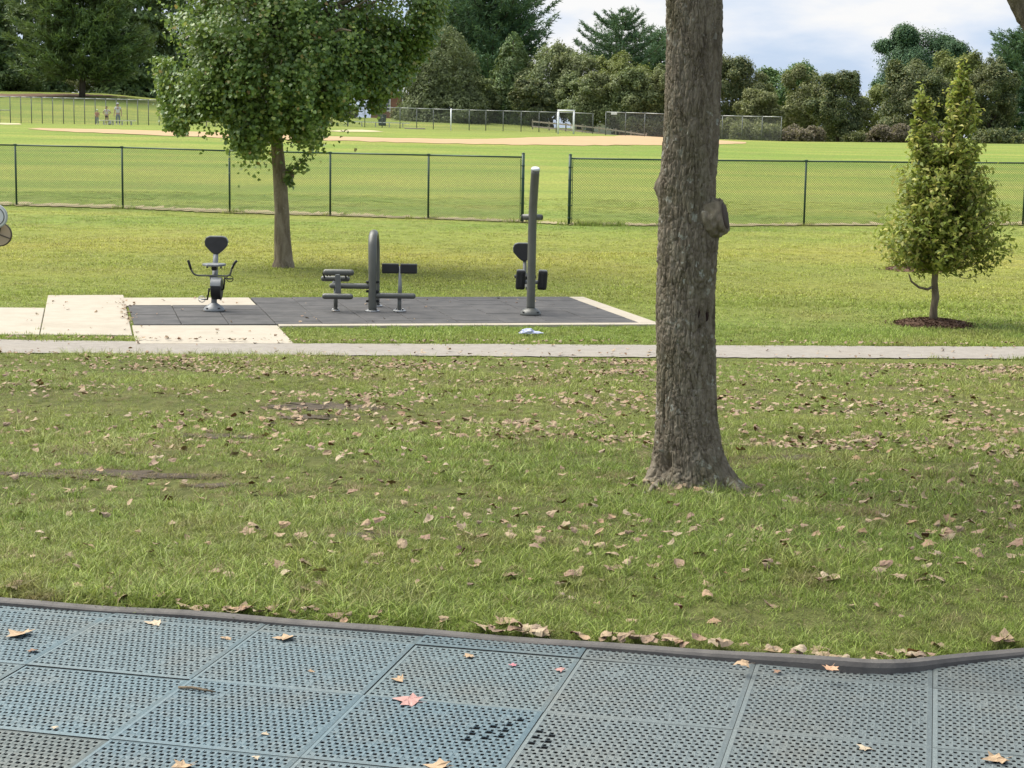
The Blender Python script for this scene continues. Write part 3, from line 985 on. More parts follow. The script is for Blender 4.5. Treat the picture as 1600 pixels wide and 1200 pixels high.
scatter('near_lawn_grass', Pp, rot, s, near_tufts, 'short olive green grass between the playground mat and the path', 'grass')
_r = np.random.default_rng(91)
for c_, rx_, ry_ in BARE[:10]:
    if rx_ > 1: continue
    ring_ = []
    for k in range(60):
        a_ = 2 * PI * k / 60; q_ = .45 + .75 * _r.random()
        ring_.append((c_.x + math.cos(a_) * rx_ * q_, c_.y + math.sin(a_) * ry_ * q_))
    drape('bare_soil', ring_, M_SOIL, .006, .2)
straw_tufts = []
_blade = M_BLADE
M_BLADE = leafmat('dead_grass', [(0, (.17, .125, .065)), (.5, (.27, .215, .115)), (1, (.36, .30, .17))], .2, .8)
straw_tufts = [blade_mesh('dead_tuft', 30, .07, .060, .0042, 90 + k, 1.2) for k in range(2)] + [blade_mesh('dead_tuft', 26, .10, .030, .0046, 94 + k, 1.9) for k in range(3)]
M_BLADE = _blade
_r = np.random.default_rng(44); P = []
for px_, py_, sx_, sy_, n_ in ((100, 705, .25, .12, 34), (45, 868, .10, .06, 26), (70, 872, .08, .05, 16), (310, 885, .18, .05, 36), (400, 900, .15, .08, 16), (250, 690, .2, .1, 16), (1000, 745, .16, .08, 40), (985, 765, .12, .06, 24), (1180, 720, .2, .1, 22), (560, 630, .7, .4, 60), (720, 598, 1.4, .5, 160), (1400, 740, .3, .1, 26), (800, 690, .4, .2, 26), (1120, 600, .8, .4, 60), (230, 620, .8, .4, 60), (430, 760, .3, .1, 22), (1250, 870, .15, .06, 18)):
    c_ = gp(px_, py_)
    for _ in range(n_): P.append((c_.x + _r.normal() * sx_, c_.y + _r.normal() * sy_))
for c_, rx_, ry_ in BARE:
    for _ in range(int(60 * min(rx_, .6) + 12)):
        a_ = _r.random() * 2 * PI; q_ = .5 + .6 * _r.random(); P.append((c_.x + math.cos(a_) * rx_ * q_, c_.y + math.sin(a_) * ry_ * q_))
P = np.concatenate([np.array(P), sample_wedge(5, 9, 45, seed=51), sample_wedge(9, 20.4, 26, seed=52)]); P = P[free_ground(P)]
Pp, rot, s = place(P, 45, .45, .95, None)
scatter('dead_grass_clumps', Pp, rot, s, straw_tufts, 'brown dead grass clumps in the near lawn', 'grass')
mid_tufts = [blade_mesh('lawn_tuft', 50, .24, .040, .012, 30 + k, 1.25, 2) for k in range(4)]
P = np.concatenate([sample_wedge(21, 30, 34, seed=5), sample_wedge(30, 42, 22, seed=6), sample_wedge(42, 62, 12, seed=7)])
# the strip between path and pad is greener and longer
Pp, rot, s = place(P, 8, .7, 1.1, None)
scatter('mid_lawn_grass', Pp, rot, s, mid_tufts, 'bright yellow green grass around the exercise pad and under the fence', 'grass')
P = sample_wedge(21, 24.2, 120, seed=15)
P = np.concatenate([P, sample_wedge(27, 27.8, 60, seed=16)])
Pp, rot, s = place(P, 9, .6, 1.0, None)
scatter('verge_grass', Pp, rot, s, [blade_mesh('verge_tuft', 30, .10, .075, .0075, 50 + k, .8, 2) for k in range(3)], 'longer green grass along the path and the edges of the slabs', 'grass')
# long tufts against fence posts
P = []
rr_ = np.random.default_rng(12)
for p in FP1 + FP2:
    for _ in range(6): P.append((p.x + rr_.normal() * .35, p.y + rr_.normal() * .12))
P += [(FP2[0].x + .3 + rr_.random() * 1.2, FP2[0].y - .15 + rr_.normal() * .08) for _ in range(26)]
P = np.array(P)
Pp, rot, s = place(P, 13, 1.2, 1.9, None)
scatter('fence_foot_weeds', Pp, rot, s, [blade_mesh('weed_tuft', 26, .10, .09, .010, 60 + k, .7, 2) for k in range(2)], 'long dry weeds at the feet of the green fence posts', 'weeds')

# ================================================================== FENCES
def wire_fabric(A, B, hgt, pitch, rad, zA=None, zB=None, lo=.04):
    """diamond mesh of straight wires between two posts: three-sided rods"""
    A = Vector(A); B = Vector(B); d = B - A; L = math.hypot(d.x, d.y)
    V = []; F = []
    n = int((L + hgt) / pitch) + 1
    def P(s, z):
        t = s / L
        return Vector((A.x + d.x * t, A.y + d.y * t, A.z + d.z * t + z))
    nrm = Vector((-d.y, d.x, 0)).normalized()
    tx = Vector((d.x, d.y, 0)).normalized()
    for sg in (1, -1):
        for i in range(n):
            s0 = i * pitch - hgt
            a, b = (s0, lo), (s0 + hgt, hgt)
            # clip to 0..L
            pts = []
            s_lo, s_hi = max(0, a[0]), min(L, b[0])
            if s_hi - s_lo < .02: continue
            z_lo = lo + (s_lo - a[0]) / (b[0] - a[0]) * (hgt - lo); z_hi = lo + (s_hi - a[0]) / (b[0] - a[0]) * (hgt - lo)
            if sg < 0: s_lo, s_hi = L - s_lo, L - s_hi
            p, q = P(s_lo, z_lo), P(s_hi, z_hi)
            off = nrm * (.003 * sg)
            w = tx.cross(nrm)
            side = ((q - p).cross(nrm)).normalized()
            bI = len(V)
            for e in (p, q):
                for k in range(3):
                    an = 2 * PI * k / 3
                    V.append(e + off + side * rad * math.cos(an) + nrm * rad * math.sin(an))
            for k in range(3): F.append((bI + k, bI + (k + 1) % 3, bI + 3 + (k + 1) % 3, bI + 3 + k))
    return V, F

def chain_fence(name, label, pts, hgt, mpost, mrail, mwire, pr, rr_, pitch, wr, ends=(), group=None, bottom_wire=True, midrails=(), skip_post=()):
    root = empty(name, pts[0]); tag(root, label, 'fence', group)
    base = Vector(pts[0])
    loc = [Vector(p) - base for p in pts]
    mb = MB()
    for a, b in zip(loc[:-1], loc[1:]):
        mb.tube([a + Vector((0, 0, hgt)), b + Vector((0, 0, hgt))], rr_, 8)
    mb.build('top_rail', mrail, root)
    for i, p in enumerate(loc):
        if i in skip_post: continue
        end = i in ends
        m = MB(); rad = pr * (1.45 if end else 1.0); top = hgt + (.10 if end else .025)
        m.tube([p + Vector((0, 0, -.15)), p + Vector((0, 0, top))], rad, 10)
        m.ball(p + Vector((0, 0, top)), (rad * 1.1, rad * 1.1, rad * .7), 10, 5)
        po = m.build('post', mpost, root)
        if end and pr > .02:
            t = MB(); sd = -1 if i == len(loc) - 1 else 1
            d = (loc[i + sd] - p).normalized() if 0 <= i + sd < len(loc) else Vector((1, 0, 0))
            t.box(p + d * .075 + Vector((0, 0, hgt * .5)), (.018, .012, hgt * .96))
            t.build('tension_bar', mpost, po)
            for z in (.2, .55, .9, 1.25, 1.6):
                c = MB(); c.lathe([(rad + .003, -.018), (rad + .006, -.015), (rad + .006, .015), (rad + .003, .018)], 12, p + Vector((0, 0, z)))
                c.box(p + d * .06 + Vector((0, 0, z)), (.05, .012, .022)); c.build('tension_band', mpost, po)
        elif pr > .02:
            c = MB(); c.box(p + Vector((0, 0, hgt + .012)), (.10, pr * 2.2, .05), None, .008); c.build('rail_cap', mpost, po)
    VV = []; FF = []
    for a, b in zip(loc[:-1], loc[1:]):
        V, F = wire_fabric(a, b, hgt, pitch, wr)
        o = len(VV); VV += V; FF += [tuple(o + i for i in f) for f in F]
    wb = MB(); wb.V = [tuple(v) for v in VV]; wb.F = FF; wb.S = [False] * len(FF)
    if bottom_wire:
        for a, b in zip(loc[:-1], loc[1:]): wb.tube([a + Vector((0, 0, .05)), b + Vector((0, 0, .05))], wr * 1.3, 4)
    w = wb.build('chain_link_mesh', mwire, root); w['kind'] = 'stuff'
    for (i, j, z) in midrails:
        q = MB(); q.tube([loc[i] + Vector((0, 0, z)), loc[j] + Vector((0, 0, z))], rr_, 8); q.build('brace_rail', mrail, root)
    return root

chain_fence('chain_link_fence', 'green chain-link fence run left of the gateway, behind the exercise pad', FP1, 1.84, M_GREENP, M_GREENP, M_GREENW, .030, .023, .0715, .0040, ends=(len(FP1) - 1,))
chain_fence('chain_link_fence', 'green chain-link fence run right of the gateway, behind the maple trunk and young tree', FP2, 1.84, M_GREENP, M_GREENP, M_GREENW, .030, .023, .0715, .0040, ends=(0,))

def far_pts(pxs, y0, y1, x0, x1):
    out = []
    for x in pxs:
        t = (x - x0) / (x1 - x0)
        out.append(px_at(x, y0 + (y1 - y0) * t))
    return out
lf = far_pts(list(np.arange(-50, 360, 16.6)), 143, 152, 0, 350)
chain_fence('far_chain_link_fence', 'tall silver chain-link fence at the far left behind the three people', lf, 2.05, M_GALVD, M_GALV, M_GALVW, .035, .035, .10, .0045, bottom_wire=False, midrails=((3, 4, 1.0),))
mf = far_pts([500, 518, 543, 570, 597, 625, 651, 677, 704, 733, 759, 786, 814, 842, 869, 897, 926], 168, 172, 500, 926)
chain_fence('far_chain_link_fence', 'grey chain-link fence across the back of the ball field beside the white goal frame', mf, 1.9, M_GALVD, M_GALV, M_GALVW, .04, .032, .10, .0045, bottom_wire=False)
rf = far_pts([946, 977, 1007, 1037, 1066, 1096, 1128, 1159, 1190, 1220], 158, 150, 946, 1220)
chain_fence('far_chain_link_fence', 'grey chain-link fence ending in the field right of the maple trunk', rf, 2.0, M_GALVD, M_GALV, M_GALVW, .04, .032, .10, .0045, bottom_wire=False)

# ================================================================== LEAVES AND TREES
def leaf_quads(C, N, size, seed, aspect=.55, fold=.25, tris=False):
    """one small folded leaf per point: C centres, N preferred facing, size per leaf"""
    r = np.random.default_rng(seed); n = len(C)
    size = np.broadcast_to(np.asarray(size, float), (n,)) * (.65 + .7 * r.random(n))
    nr = N + r.normal(size=(n, 3)) * .55
    nr /= np.linalg.norm(nr, axis=1, keepdims=True) + 1e-9
    t = r.normal(size=(n, 3)); t -= nr * (t * nr).sum(1, keepdims=True)
    t /= np.linalg.norm(t, axis=1, keepdims=True) + 1e-9
    b = np.cross(nr, t)
    s = size[:, None]
    base = C - t * s * .5
    tip = C + t * s * .5 - nr * s * .12
    l = C + b * s * aspect * .5 + nr * s * fold * .3
    rgt = C - b * s * aspect * .5 + nr * s * fold * .3
    V = np.stack([base, l, tip, rgt], 1).reshape(-1, 3)
    F = np.arange(n * 4).reshape(n, 4)
    return V, F

def fan_leaves(C, N, size, seed):
    """ginkgo-like fan: six-cornered, notched"""
    r = np.random.default_rng(seed); n = len(C)
    size = np.asarray(size) * (.65 + .7 * r.random(n))
    nr = N + r.normal(size=(n, 3)) * .6; nr /= np.linalg.norm(nr, axis=1, keepdims=True)
    t = r.normal(size=(n, 3)) * .7 + np.array([0, 0, -.5]); t -= nr * (t * nr).sum(1, keepdims=True); t /= np.linalg.norm(t, axis=1, keepdims=True) + 1e-9
    b = np.cross(nr, t); s = size[:, None]
    a = C
    p1 = C + t * s * .55 + b * s * .55 + nr * s * .10
    p2 = C + t * s * .95 + b * s * .30
    p3 = C + t * s * .80
    p4 = C + t * s * .95 - b * s * .30
    p5 = C + t * s * .55 - b * s * .55 + nr * s * .10
    V = np.stack([a, p1, p2, p3, p4, p5], 1).reshape(-1, 3)
    k = np.arange(n)[:, None] * 6
    F = np.concatenate([k + np.array([[0, 1, 2, 3]]), k + np.array([[0, 3, 4, 5]])], 0)
    return V, F

def limb_path(a, b, n=6, sag=.1, seed=0, wig=.05):
    r = np.random.default_rng(seed); a, b = Vector(a), Vector(b); L = (b - a).length
    out = []
    for i in range(n + 1):
        t = i / n
        p = a.lerp(b, t) + Vector((0, 0, 1)) * sag * L * math.sin(PI * t)
        if 0 < i < n: p += Vector(r.normal(size=3)) * wig * L
        out.append(p)
    return out

LEAF = {
    'ginkgo': leafmat('ginkgo_leaf', [(0, (.075, .145, .035)), (.5, (.135, .235, .055)), (.85, (.23, .345, .085)), (.97, (.40, .46, .15)), (1, (.42, .25, .10))], .34, .36, (.55, (.16, .22, .05), .3), .55),
    'young': leafmat('young_tree_leaf', [(0, (.15, .205, .035)), (.4, (.25, .31, .055)), (.75, (.37, .40, .08)), (1, (.58, .52, .16))], .45, .42),
    'maple': leafmat('maple_leaf', [(0, (.06, .11, .02)), (.6, (.11, .17, .035)), (.9, (.22, .2, .04)), (1, (.30, .10, .04))], .4),
    'pine': leafmat('pine_needles', [(0, (0.040, 0.096, 0.050)), (.6, (0.078, 0.155, 0.074)), (1, (0.132, 0.228, 0.102))], .18, .6),
    'spruce': leafmat('spruce_needles', [(0, (0.056, 0.104, 0.041)), (.6, (0.110, 0.177, 0.058)), (1, (0.180, 0.262, 0.083))], .18, .6, (.25, (.11, .14, .05), .6)),
    'cedar': leafmat('cedar_scale', [(0, (0.103, 0.125, 0.061)), (.6, (0.150, 0.184, 0.084)), (1, (0.222, 0.256, 0.113))], .2, .7),
    'olive': leafmat('olive_leaf', [(0, (0.108, 0.144, 0.068)), (.5, (0.170, 0.218, 0.095)), (.85, (0.238, 0.288, 0.123)), (1, (0.339, 0.376, 0.163))], .3, .6, (.3, (.20, .20, .09), .45)),
    'green': leafmat('green_leaf', [(0, (0.065, 0.128, 0.048)), (.5, (0.103, 0.186, 0.068)), (1, (0.167, 0.256, 0.089))], .3, .6),
    'dusk': leafmat('small_dark_leaf', [(0, (0.063, 0.091, 0.045)), (.5, (0.114, 0.147, 0.067)), (.85, (0.177, 0.210, 0.083)), (1, (0.340, 0.315, 0.139))], .28, .6, (.35, (.17, .165, .075), .35)),
    'gold': leafmat('yellow_green_leaf', [(0, (0.120, 0.149, 0.045)), (.5, (0.197, 0.235, 0.070)), (1, (0.282, 0.307, 0.110))], .3, .6),
    'pink': leafmat('pinkish_shrub_leaf', [(0, (.13, .115, .08)), (.5, (.21, .175, .125)), (1, (.30, .25, .19))], .3, .7),
    'brush': leafmat('brush_leaf', [(0, (0.109, 0.128, 0.054)), (.5, (0.186, 0.206, 0.087)), (1, (0.294, 0.300, 0.142))], .3, .65),
}

def trunk_mesh(root, p0, p1, r0_, r1_, mat, seed, limbs=(), seg=9):
    mb = MB(); pts = limb_path(p0, p1, 6, 0, seed, .012)
    rs = [r0_ * (1 + .5 * math.exp(-i * 2.2)) + (r1_ - r0_) * i / 6 for i in range(7)]
    mb.tube(pts, rs, seg)
    for a, b, ra, rb in limbs:
        q = limb_path(a, b, 5, .06, seed + 3, .03)
        mb.tube(q, [ra + (rb - ra) * i / 5 for i in range(6)], 6)
    return mb.build('trunk', mat, root)

def crown_shell(lobes, n, seed, inner=.55, gap=.36, nf=.9, flatten=0.0):
    """points through the outer volume of several lobes, thinned by noise so that gaps open"""
    r = np.random.default_rng(seed); out = []; nrm = []
    vol = np.array([l[1][0] * l[1][1] + l[1][0] * l[1][2] for l in lobes]); vol = vol / vol.sum()
    for (c, rad), w in zip(lobes, vol):
        m = int(n * w * 1.7)
        d = r.normal(size=(m, 3)); d /= np.linalg.norm(d, axis=1, keepdims=True)
        rr = (inner ** 3 + (1 - inner ** 3) * r.random(m)) ** (1 / 3)
        rr = np.where(r.random(m) < .16, rr * (1 + np.minimum(np.abs(r.normal(size=m)) * .16, .15)), rr)
        rr *= 1 + .34 * (fbm(d * 2.2 + np.array(c) * .7, 3, seed) - .5) * 2
        p = np.array(c) + d * rr[:, None] * np.array(rad)
        k = fbm(p * nf, 3, seed + 9) > gap
        out.append(p[k]); nrm.append(d[k])
    return np.concatenate(out), np.concatenate(nrm)

def broad_tree(name, label, base, ht, wd, kind, n, leaf, seed, group=None, low=.12, depth=None, nlobe=30, trunkvis=True, gap=.40, cat='tree', peak=1.0):
    r = np.random.default_rng(seed)
    root = empty(name, base); tag(root, label, cat, group)
    depth = depth or wd * .8
    lobes = []
    cz = ht * (low + (1 - low) * .5); hz = ht * (1 - low) * .5
    lobes.append(((0, 0, cz), (wd * .36, depth * .36, hz * .82)))
    for k in range(nlobe):
        a = 2 * PI * (k + r.random() * .6) / nlobe; zz = (-.8 + 1.75 * r.random())
        q = math.sqrt(max(.05, 1 - zz * zz)) * (1 if zz < 0.2 else peak)
        lobes.append(((math.cos(a) * wd * .40 * q * (.8 + .3 * r.random()), math.sin(a) * depth * .40 * q, cz + zz * hz * .86), (wd * (.05 + .10 * r.random()), depth * (.06 + .10 * r.random()), hz * (.09 + .17 * r.random()))))
    P, N = crown_shell(lobes, int(n * 2.1), seed, .45, gap, 1.6 / max(1.0, wd * .22))
    N = N + np.array([0, 0, .45]); P = P + r.normal(size=P.shape) * wd * .012
    V, F = leaf_quads(P, N, leaf * .66, seed + 1, .6)
    mesh_obj('crown', V, F, LEAF[kind], root)
    limbs = []
    for k in range(5):
        a = 2 * PI * k / 5 + r.random()
        z0 = ht * (low * .7 + .06 * k)
        limbs.append(((0, 0, z0), (math.cos(a) * wd * .3, math.sin(a) * depth * .3, z0 + ht * (.25 + .1 * r.random())), ht * .012, ht * .004))
    trunk_mesh(root, (0, 0, -.2), (0, 0, ht * .8), ht * .022, ht * .006, M_BARK3, seed, limbs)
    return root

def shrub(name, label, base, ht, wd, kind, n, leaf, seed, group=None, depth=None):
    r = np.random.default_rng(seed)
    root = empty(name, base); tag(root, label, 'shrub', group)
    depth = depth or wd * .7
    lobes = []
    for k in range(6):
        a = 2 * PI * k / 6 + r.random()
        lobes.append(((math.cos(a) * wd * .28, math.sin(a) * depth * .28, ht * (.3 + .3 * r.random())), (wd * .22, depth * .22, ht * (.34 + .1 * r.random()))))
    P, N = crown_shell(lobes, n, seed, .35, .36, 1.3)
    P = P[P[:, 2] > -.1]; N = np.zeros_like(P) + np.array([0, -.3, .6])
    V, F = leaf_quads(P, N, leaf, seed + 1, .5)
    mesh_obj('foliage', V, F, LEAF[kind], root)
    mb = MB()
    for k in range(6):
        a = 2 * PI * k / 6
        mb.tube(limb_path((0, 0, -.1), (math.cos(a) * wd * .3, math.sin(a) * depth * .3, ht * .7), 3, .1, seed + k), [.05, .04, .03, .015], 5)
    mb.build('stems', M_BARK3, root)
    return root

def pine_tree(name, label, base, ht, reach, seed, group=None, bare=.25, kind='pine', flat=1.0, dens=1.0, needle=.42, spread=.5, top_w=.22):
    """white pine: whorls of long limbs, tips swept up, tufts of needles along them"""
    r = np.random.default_rng(seed)
    root = empty(name, base); tag(root, label, 'tree', group)
    wood = MB()
    pts = limb_path((0, 0, -.3), (0, 0, ht * .97), 8, 0, seed, .008)
    wood.tube(pts, [ht * .020 * (1 - i / 9) + .02 for i in range(9)], 8)
    C = []; T = []
    nw = int(14 * flat + ht * .45)
    for w in range(nw):
        t = bare + (1 - bare) * (w + r.random() * .5) / nw
        z = ht * t * .985
        prof = top_w + (1 - top_w) * math.sin(PI * min(1, (1 - t) / (1 - bare)) ** .75 * .62) if t < .97 else top_w * .6
        k = 5 + int(r.random() * 3)
        a0 = r.random() * 2 * PI
        for q in range(k):
            a = a0 + 2 * PI * q / k + r.normal() * .2
            L = reach * prof * (.6 + .55 * r.random())
            up = L * (.10 + spread * t * (.35 + .5 * r.random()))
            pth = []
            for i in range(6):
                s = i / 5
                pth.append(Vector((math.cos(a) * L * s, math.sin(a) * L * s, z + up * s * s - .10 * L * math.sin(PI * s))))
            wood.tube(pth, [.05 * (1 - i / 7) * ht / 14 + .012 for i in range(6)], 4, False)
            m = max(5, int(L * 5.2 * dens))
            for i in range(m):
                s = .22 + .80 * (i + r.random()) / m
                s0 = min(int(s * 5), 4); f = s * 5 - s0
                p = pth[s0].lerp(pth[s0 + 1], min(f, 1.15))
                side = Vector((-math.sin(a), math.cos(a), 0)) * r.normal() * L * .13 * (1.25 - s * .6)
                C.append(p + side + Vector((0, 0, .06 + abs(r.normal()) * .10)))
                T.append(Vector((math.cos(a), math.sin(a), .45)))
    wood.build('trunk', M_BARK3, root)
    C = np.array([c[:] for c in C]); T = np.array([t[:] for t in T])
    # each tuft = several thin needle blades radiating forward and up
    rep = 9
    n = len(C) * rep
    Cr = np.repeat(C, rep, 0); Tr = np.repeat(T, rep, 0)
    dirn = Tr + r.normal(size=(n, 3)) * .75; dirn /= np.linalg.norm(dirn, axis=1, keepdims=True)
    Lr = needle * (.55 + .75 * r.random(n))[:, None]
    wv = np.cross(dirn, r.normal(size=(n, 3))); wv /= np.linalg.norm(wv, axis=1, keepdims=True)
    wv *= needle * .13
    b0 = Cr + r.normal(size=(n, 3)) * needle * .25
    V = np.stack([b0 - wv, b0 + wv, b0 + dirn * Lr], 1).reshape(-1, 3)
    mesh_obj('crown', V, np.arange(n * 3).reshape(n, 3), LEAF[kind], root)
    return root

def cone_tree(name, label, base, ht, wd, kind, n, leaf, seed, group=None, low=.03, power=.8, droop=.3, gap=.34, tiers=0):
    """dense narrow conifer: foliage in a ragged cone with tiers of sprays"""
    r = np.random.default_rng(seed)
    root = empty(name, base); tag(root, label, 'tree', group)
    t = 1 - np.sqrt(r.random(n)) * (1 - low)          # more at the bottom
    a = r.random(n) * 2 * PI
    prof = np.clip(1 - (t - low) / (1 - low), 0, 1) ** power
    prof = prof * np.clip((t - low) / .10 + .55, 0, 1)
    lump_ = fbm(np.c_[np.cos(a) * 2.2, np.sin(a) * 2.2, t * ht * .55], 3, seed)
    q = np.sqrt(.25 + .75 * r.random(n)) * (1 + (lump_ - .5) * .9)
    if tiers: q *= 1 + .22 * np.cos(t * tiers * 2 * PI)
    R_ = wd * .5 * (prof + .04)
    P = np.c_[np.cos(a) * R_ * q, np.sin(a) * R_ * q, t * ht - droop * q * R_ * .5]
    k = fbm(P * (1.5 / max(1, wd * .2)), 3, seed + 4) > gap
    P = P[k]; a = a[k]
    N = np.c_[np.cos(a), np.sin(a), np.full(len(a), .5)]
    V, F = leaf_quads(P, N, leaf, seed + 1, .42)
    mesh_obj('crown', V, F, LEAF[kind], root)
    trunk_mesh(root, (0, 0, -.3), (0, 0, ht * .9), ht * .02, .03, M_BARK3, seed)
    return root

G_BACK = 'trees along the back of the park'
def pxh(px, pytop, Y):
    """base point on the ground and height so that the top shows at pytop"""
    b = px_at(px, Y); top = at(px, pytop, Y)
    return b, top.z - b.z
def m_px(p, Y): return p * Y / FPX

# -- far left: big dark evergreens
for px, Y, ht, wd, kind, sd, lab in (
    (-28, 205, 17, 9.5, 'spruce', 101, 'dark evergreen cut by the left edge of the picture'),
    (44, 214, 20, 10.5, 'spruce', 102, 'dark evergreen second from the left edge, behind the far left fence'),
    (206, 212, 19, 9.5, 'spruce', 104, 'dark evergreen just left of the ginkgo crown, behind the people'),
    (268, 218, 20, 9.5, 'spruce', 105, 'dark evergreen half hidden by the left side of the ginkgo crown'),
    (345, 222, 19, 10, 'spruce', 106, 'dark evergreen directly behind the left half of the ginkgo crown')):
    b = px_at(px, Y); cone_tree('evergreen_tree', lab, b, ht, wd, kind, 17000, .62, sd, G_BACK, .0, .55, .8, .36, 9)
b = px_at(128, 192)
pine_tree('evergreen_tree', 'broad dark evergreen with a visible brown trunk on the grassy rise above the people', b, 17, 6.8, 103, G_BACK, .13, 'spruce', 1.6, 1.25, .62, .12, .3)
for px, Y, ht, wd, kind, sd, lab in (
    (430, 225, 14, 9, 'dusk', 107, 'dark broadleaf tree behind the ginkgo trunk'),
    (520, 228, 13, 9, 'green', 108, 'broadleaf tree filling the gap right of the ginkgo trunk'),
    (592, 230, 12, 7, 'dusk', 109, 'small dark broadleaf tree behind the brick house corner')):
    b = px_at(px, Y); broad_tree('broadleaf_tree', lab, b, ht, wd, kind, 6500, .55, sd, G_BACK, .15)
# -- middle
b, ht = pxh(690, 34, 196); cone_tree('cedar_tree', 'tall olive cedar right of the ginkgo crown above the pale gable roof', b, ht, 10.2, 'cedar', 26000, .40, 111, G_BACK, .02, .42, .35, .33)
b, ht = pxh(800, 48, 206); cone_tree('cedar_tree', 'pointed dark cedar between the tall pine and the round trees', b, ht, 8.2, 'spruce', 17000, .42, 112, G_BACK, .0, .60, .5, .34)
b, ht = pxh(768, -60, 226); pine_tree('pine_tree', 'tallest blue green pine rising out of the top of the picture', b, ht, 8.4, 113, G_BACK, .22, 'pine', 1.2, 1.1, .62, .55)
b, ht = pxh(738, -40, 232); pine_tree('pine_tree', 'blue green pine behind the tall olive cedar', b, ht, 7.0, 114, G_BACK, .25, 'pine', 1.1, 1.0, .6, .45)
b, ht = pxh(968, 12, 228); pine_tree('pine_tree', 'lone pine crown standing against the sky left of the maple trunk', b, ht, 5.4, 115, G_BACK, .48, 'pine', .42, 1.9, .40, .50, .06)
b, ht = pxh(1030, 48, 236); pine_tree('pine_tree', 'smaller pine top half hidden by the maple trunk', b, ht, 4.2, 116, G_BACK, .4, 'pine', .7, 1.2, .5, .6, .15)
for px, top, Y, wd, kind, n, lf_, sd, lab in (
    (745, 118, 203, 6.4, 'olive', 7000, .40, 121, 'low olive tree right of the tall cedar, over the gable roof'),
    (862, 62, 204, 8.6, 'olive', 10500, .40, 122, 'round olive tree directly behind the white goal frame'),
    (905, 68, 201, 8.0, 'olive', 9500, .38, 123, 'round olive tree between the goal frame and the lone pine'),
    (962, 82, 200, 8.4, 'gold', 7500, .42, 124, 'yellow green tree below the lone pine'),
    (985, 102, 192, 7.6, 'olive', 9500, .38, 125, 'olive tree with a forked trunk just left of the maple trunk'),
    (925, 112, 193, 7.2, 'olive', 9000, .38, 126, 'lower olive tree right of the goal frame, over the rail fence'),
    (832, 118, 197, 5.6, 'dusk', 7000, .40, 127, 'dark bushy tree left of the goal frame'),
    (1042, 100, 192, 6.4, 'olive', 7500, .38, 128, 'olive tree mostly hidden behind the maple trunk'),
    (1142, 84, 190, 8.8, 'dusk', 15000, .34, 131, 'round dark tree touching the right side of the maple trunk'),
    (1225, 92, 238, 10.5, 'green', 8500, .50, 132, 'deep green treetop far behind, right of the round dark tree'),
    (1182, 136, 182, 5.6, 'brush', 7500, .34, 133, 'light olive tree above the right end of the far fence'),
    (1258, 100, 198, 7.2, 'brush', 8500, .36, 134, 'pale olive tree left of the compact dark tree'),
    (1308, 104, 172, 6.0, 'dusk', 16000, .28, 135, 'compact dark tree with bare trunk at the far edge of the field'),
    (1372, 128, 190, 6.0, 'gold', 6500, .36, 136, 'yellowish tree between the two dark field edge trees'),
    (1428, 86, 178, 8.4, 'dusk', 20000, .30, 137, 'wide dark olive tree just behind the left top of the young tree'),
    (1490, 72, 190, 7.4, 'gold', 9500, .36, 138, 'yellow green tree behind the tip of the young tree'),
    (1545, 92, 176, 6.2, 'dusk', 14000, .30, 139, 'narrow dark tree right of the young tree'),
    (1668, 70, 186, 7.2, 'dusk', 9000, .34, 140, 'dark tree beyond the right edge of the picture')):
    b, ht = pxh(px, top, Y)
    broad_tree('broadleaf_tree', lab, b, ht, wd, kind, n, lf_, sd, G_BACK, .02 if kind != 'dusk' else .06)
# rounded pine on the right and the pine at the right edge
b, ht = pxh(1432, 38, 224); broad_tree('pine_tree', 'wide rounded pine crown against the sky above the young tree', b, ht, 13.4, 'pine', 34000, .34, 117, G_BACK, .30, 9, 16, gap=.42)
b, ht = pxh(1598, 40, 205); pine_tree('pine_tree', 'big pine cut by the right edge of the picture', b, ht, 6.0, 118, G_BACK, .04, 'pine', 1.5, 1.5, .5, .35, .30)
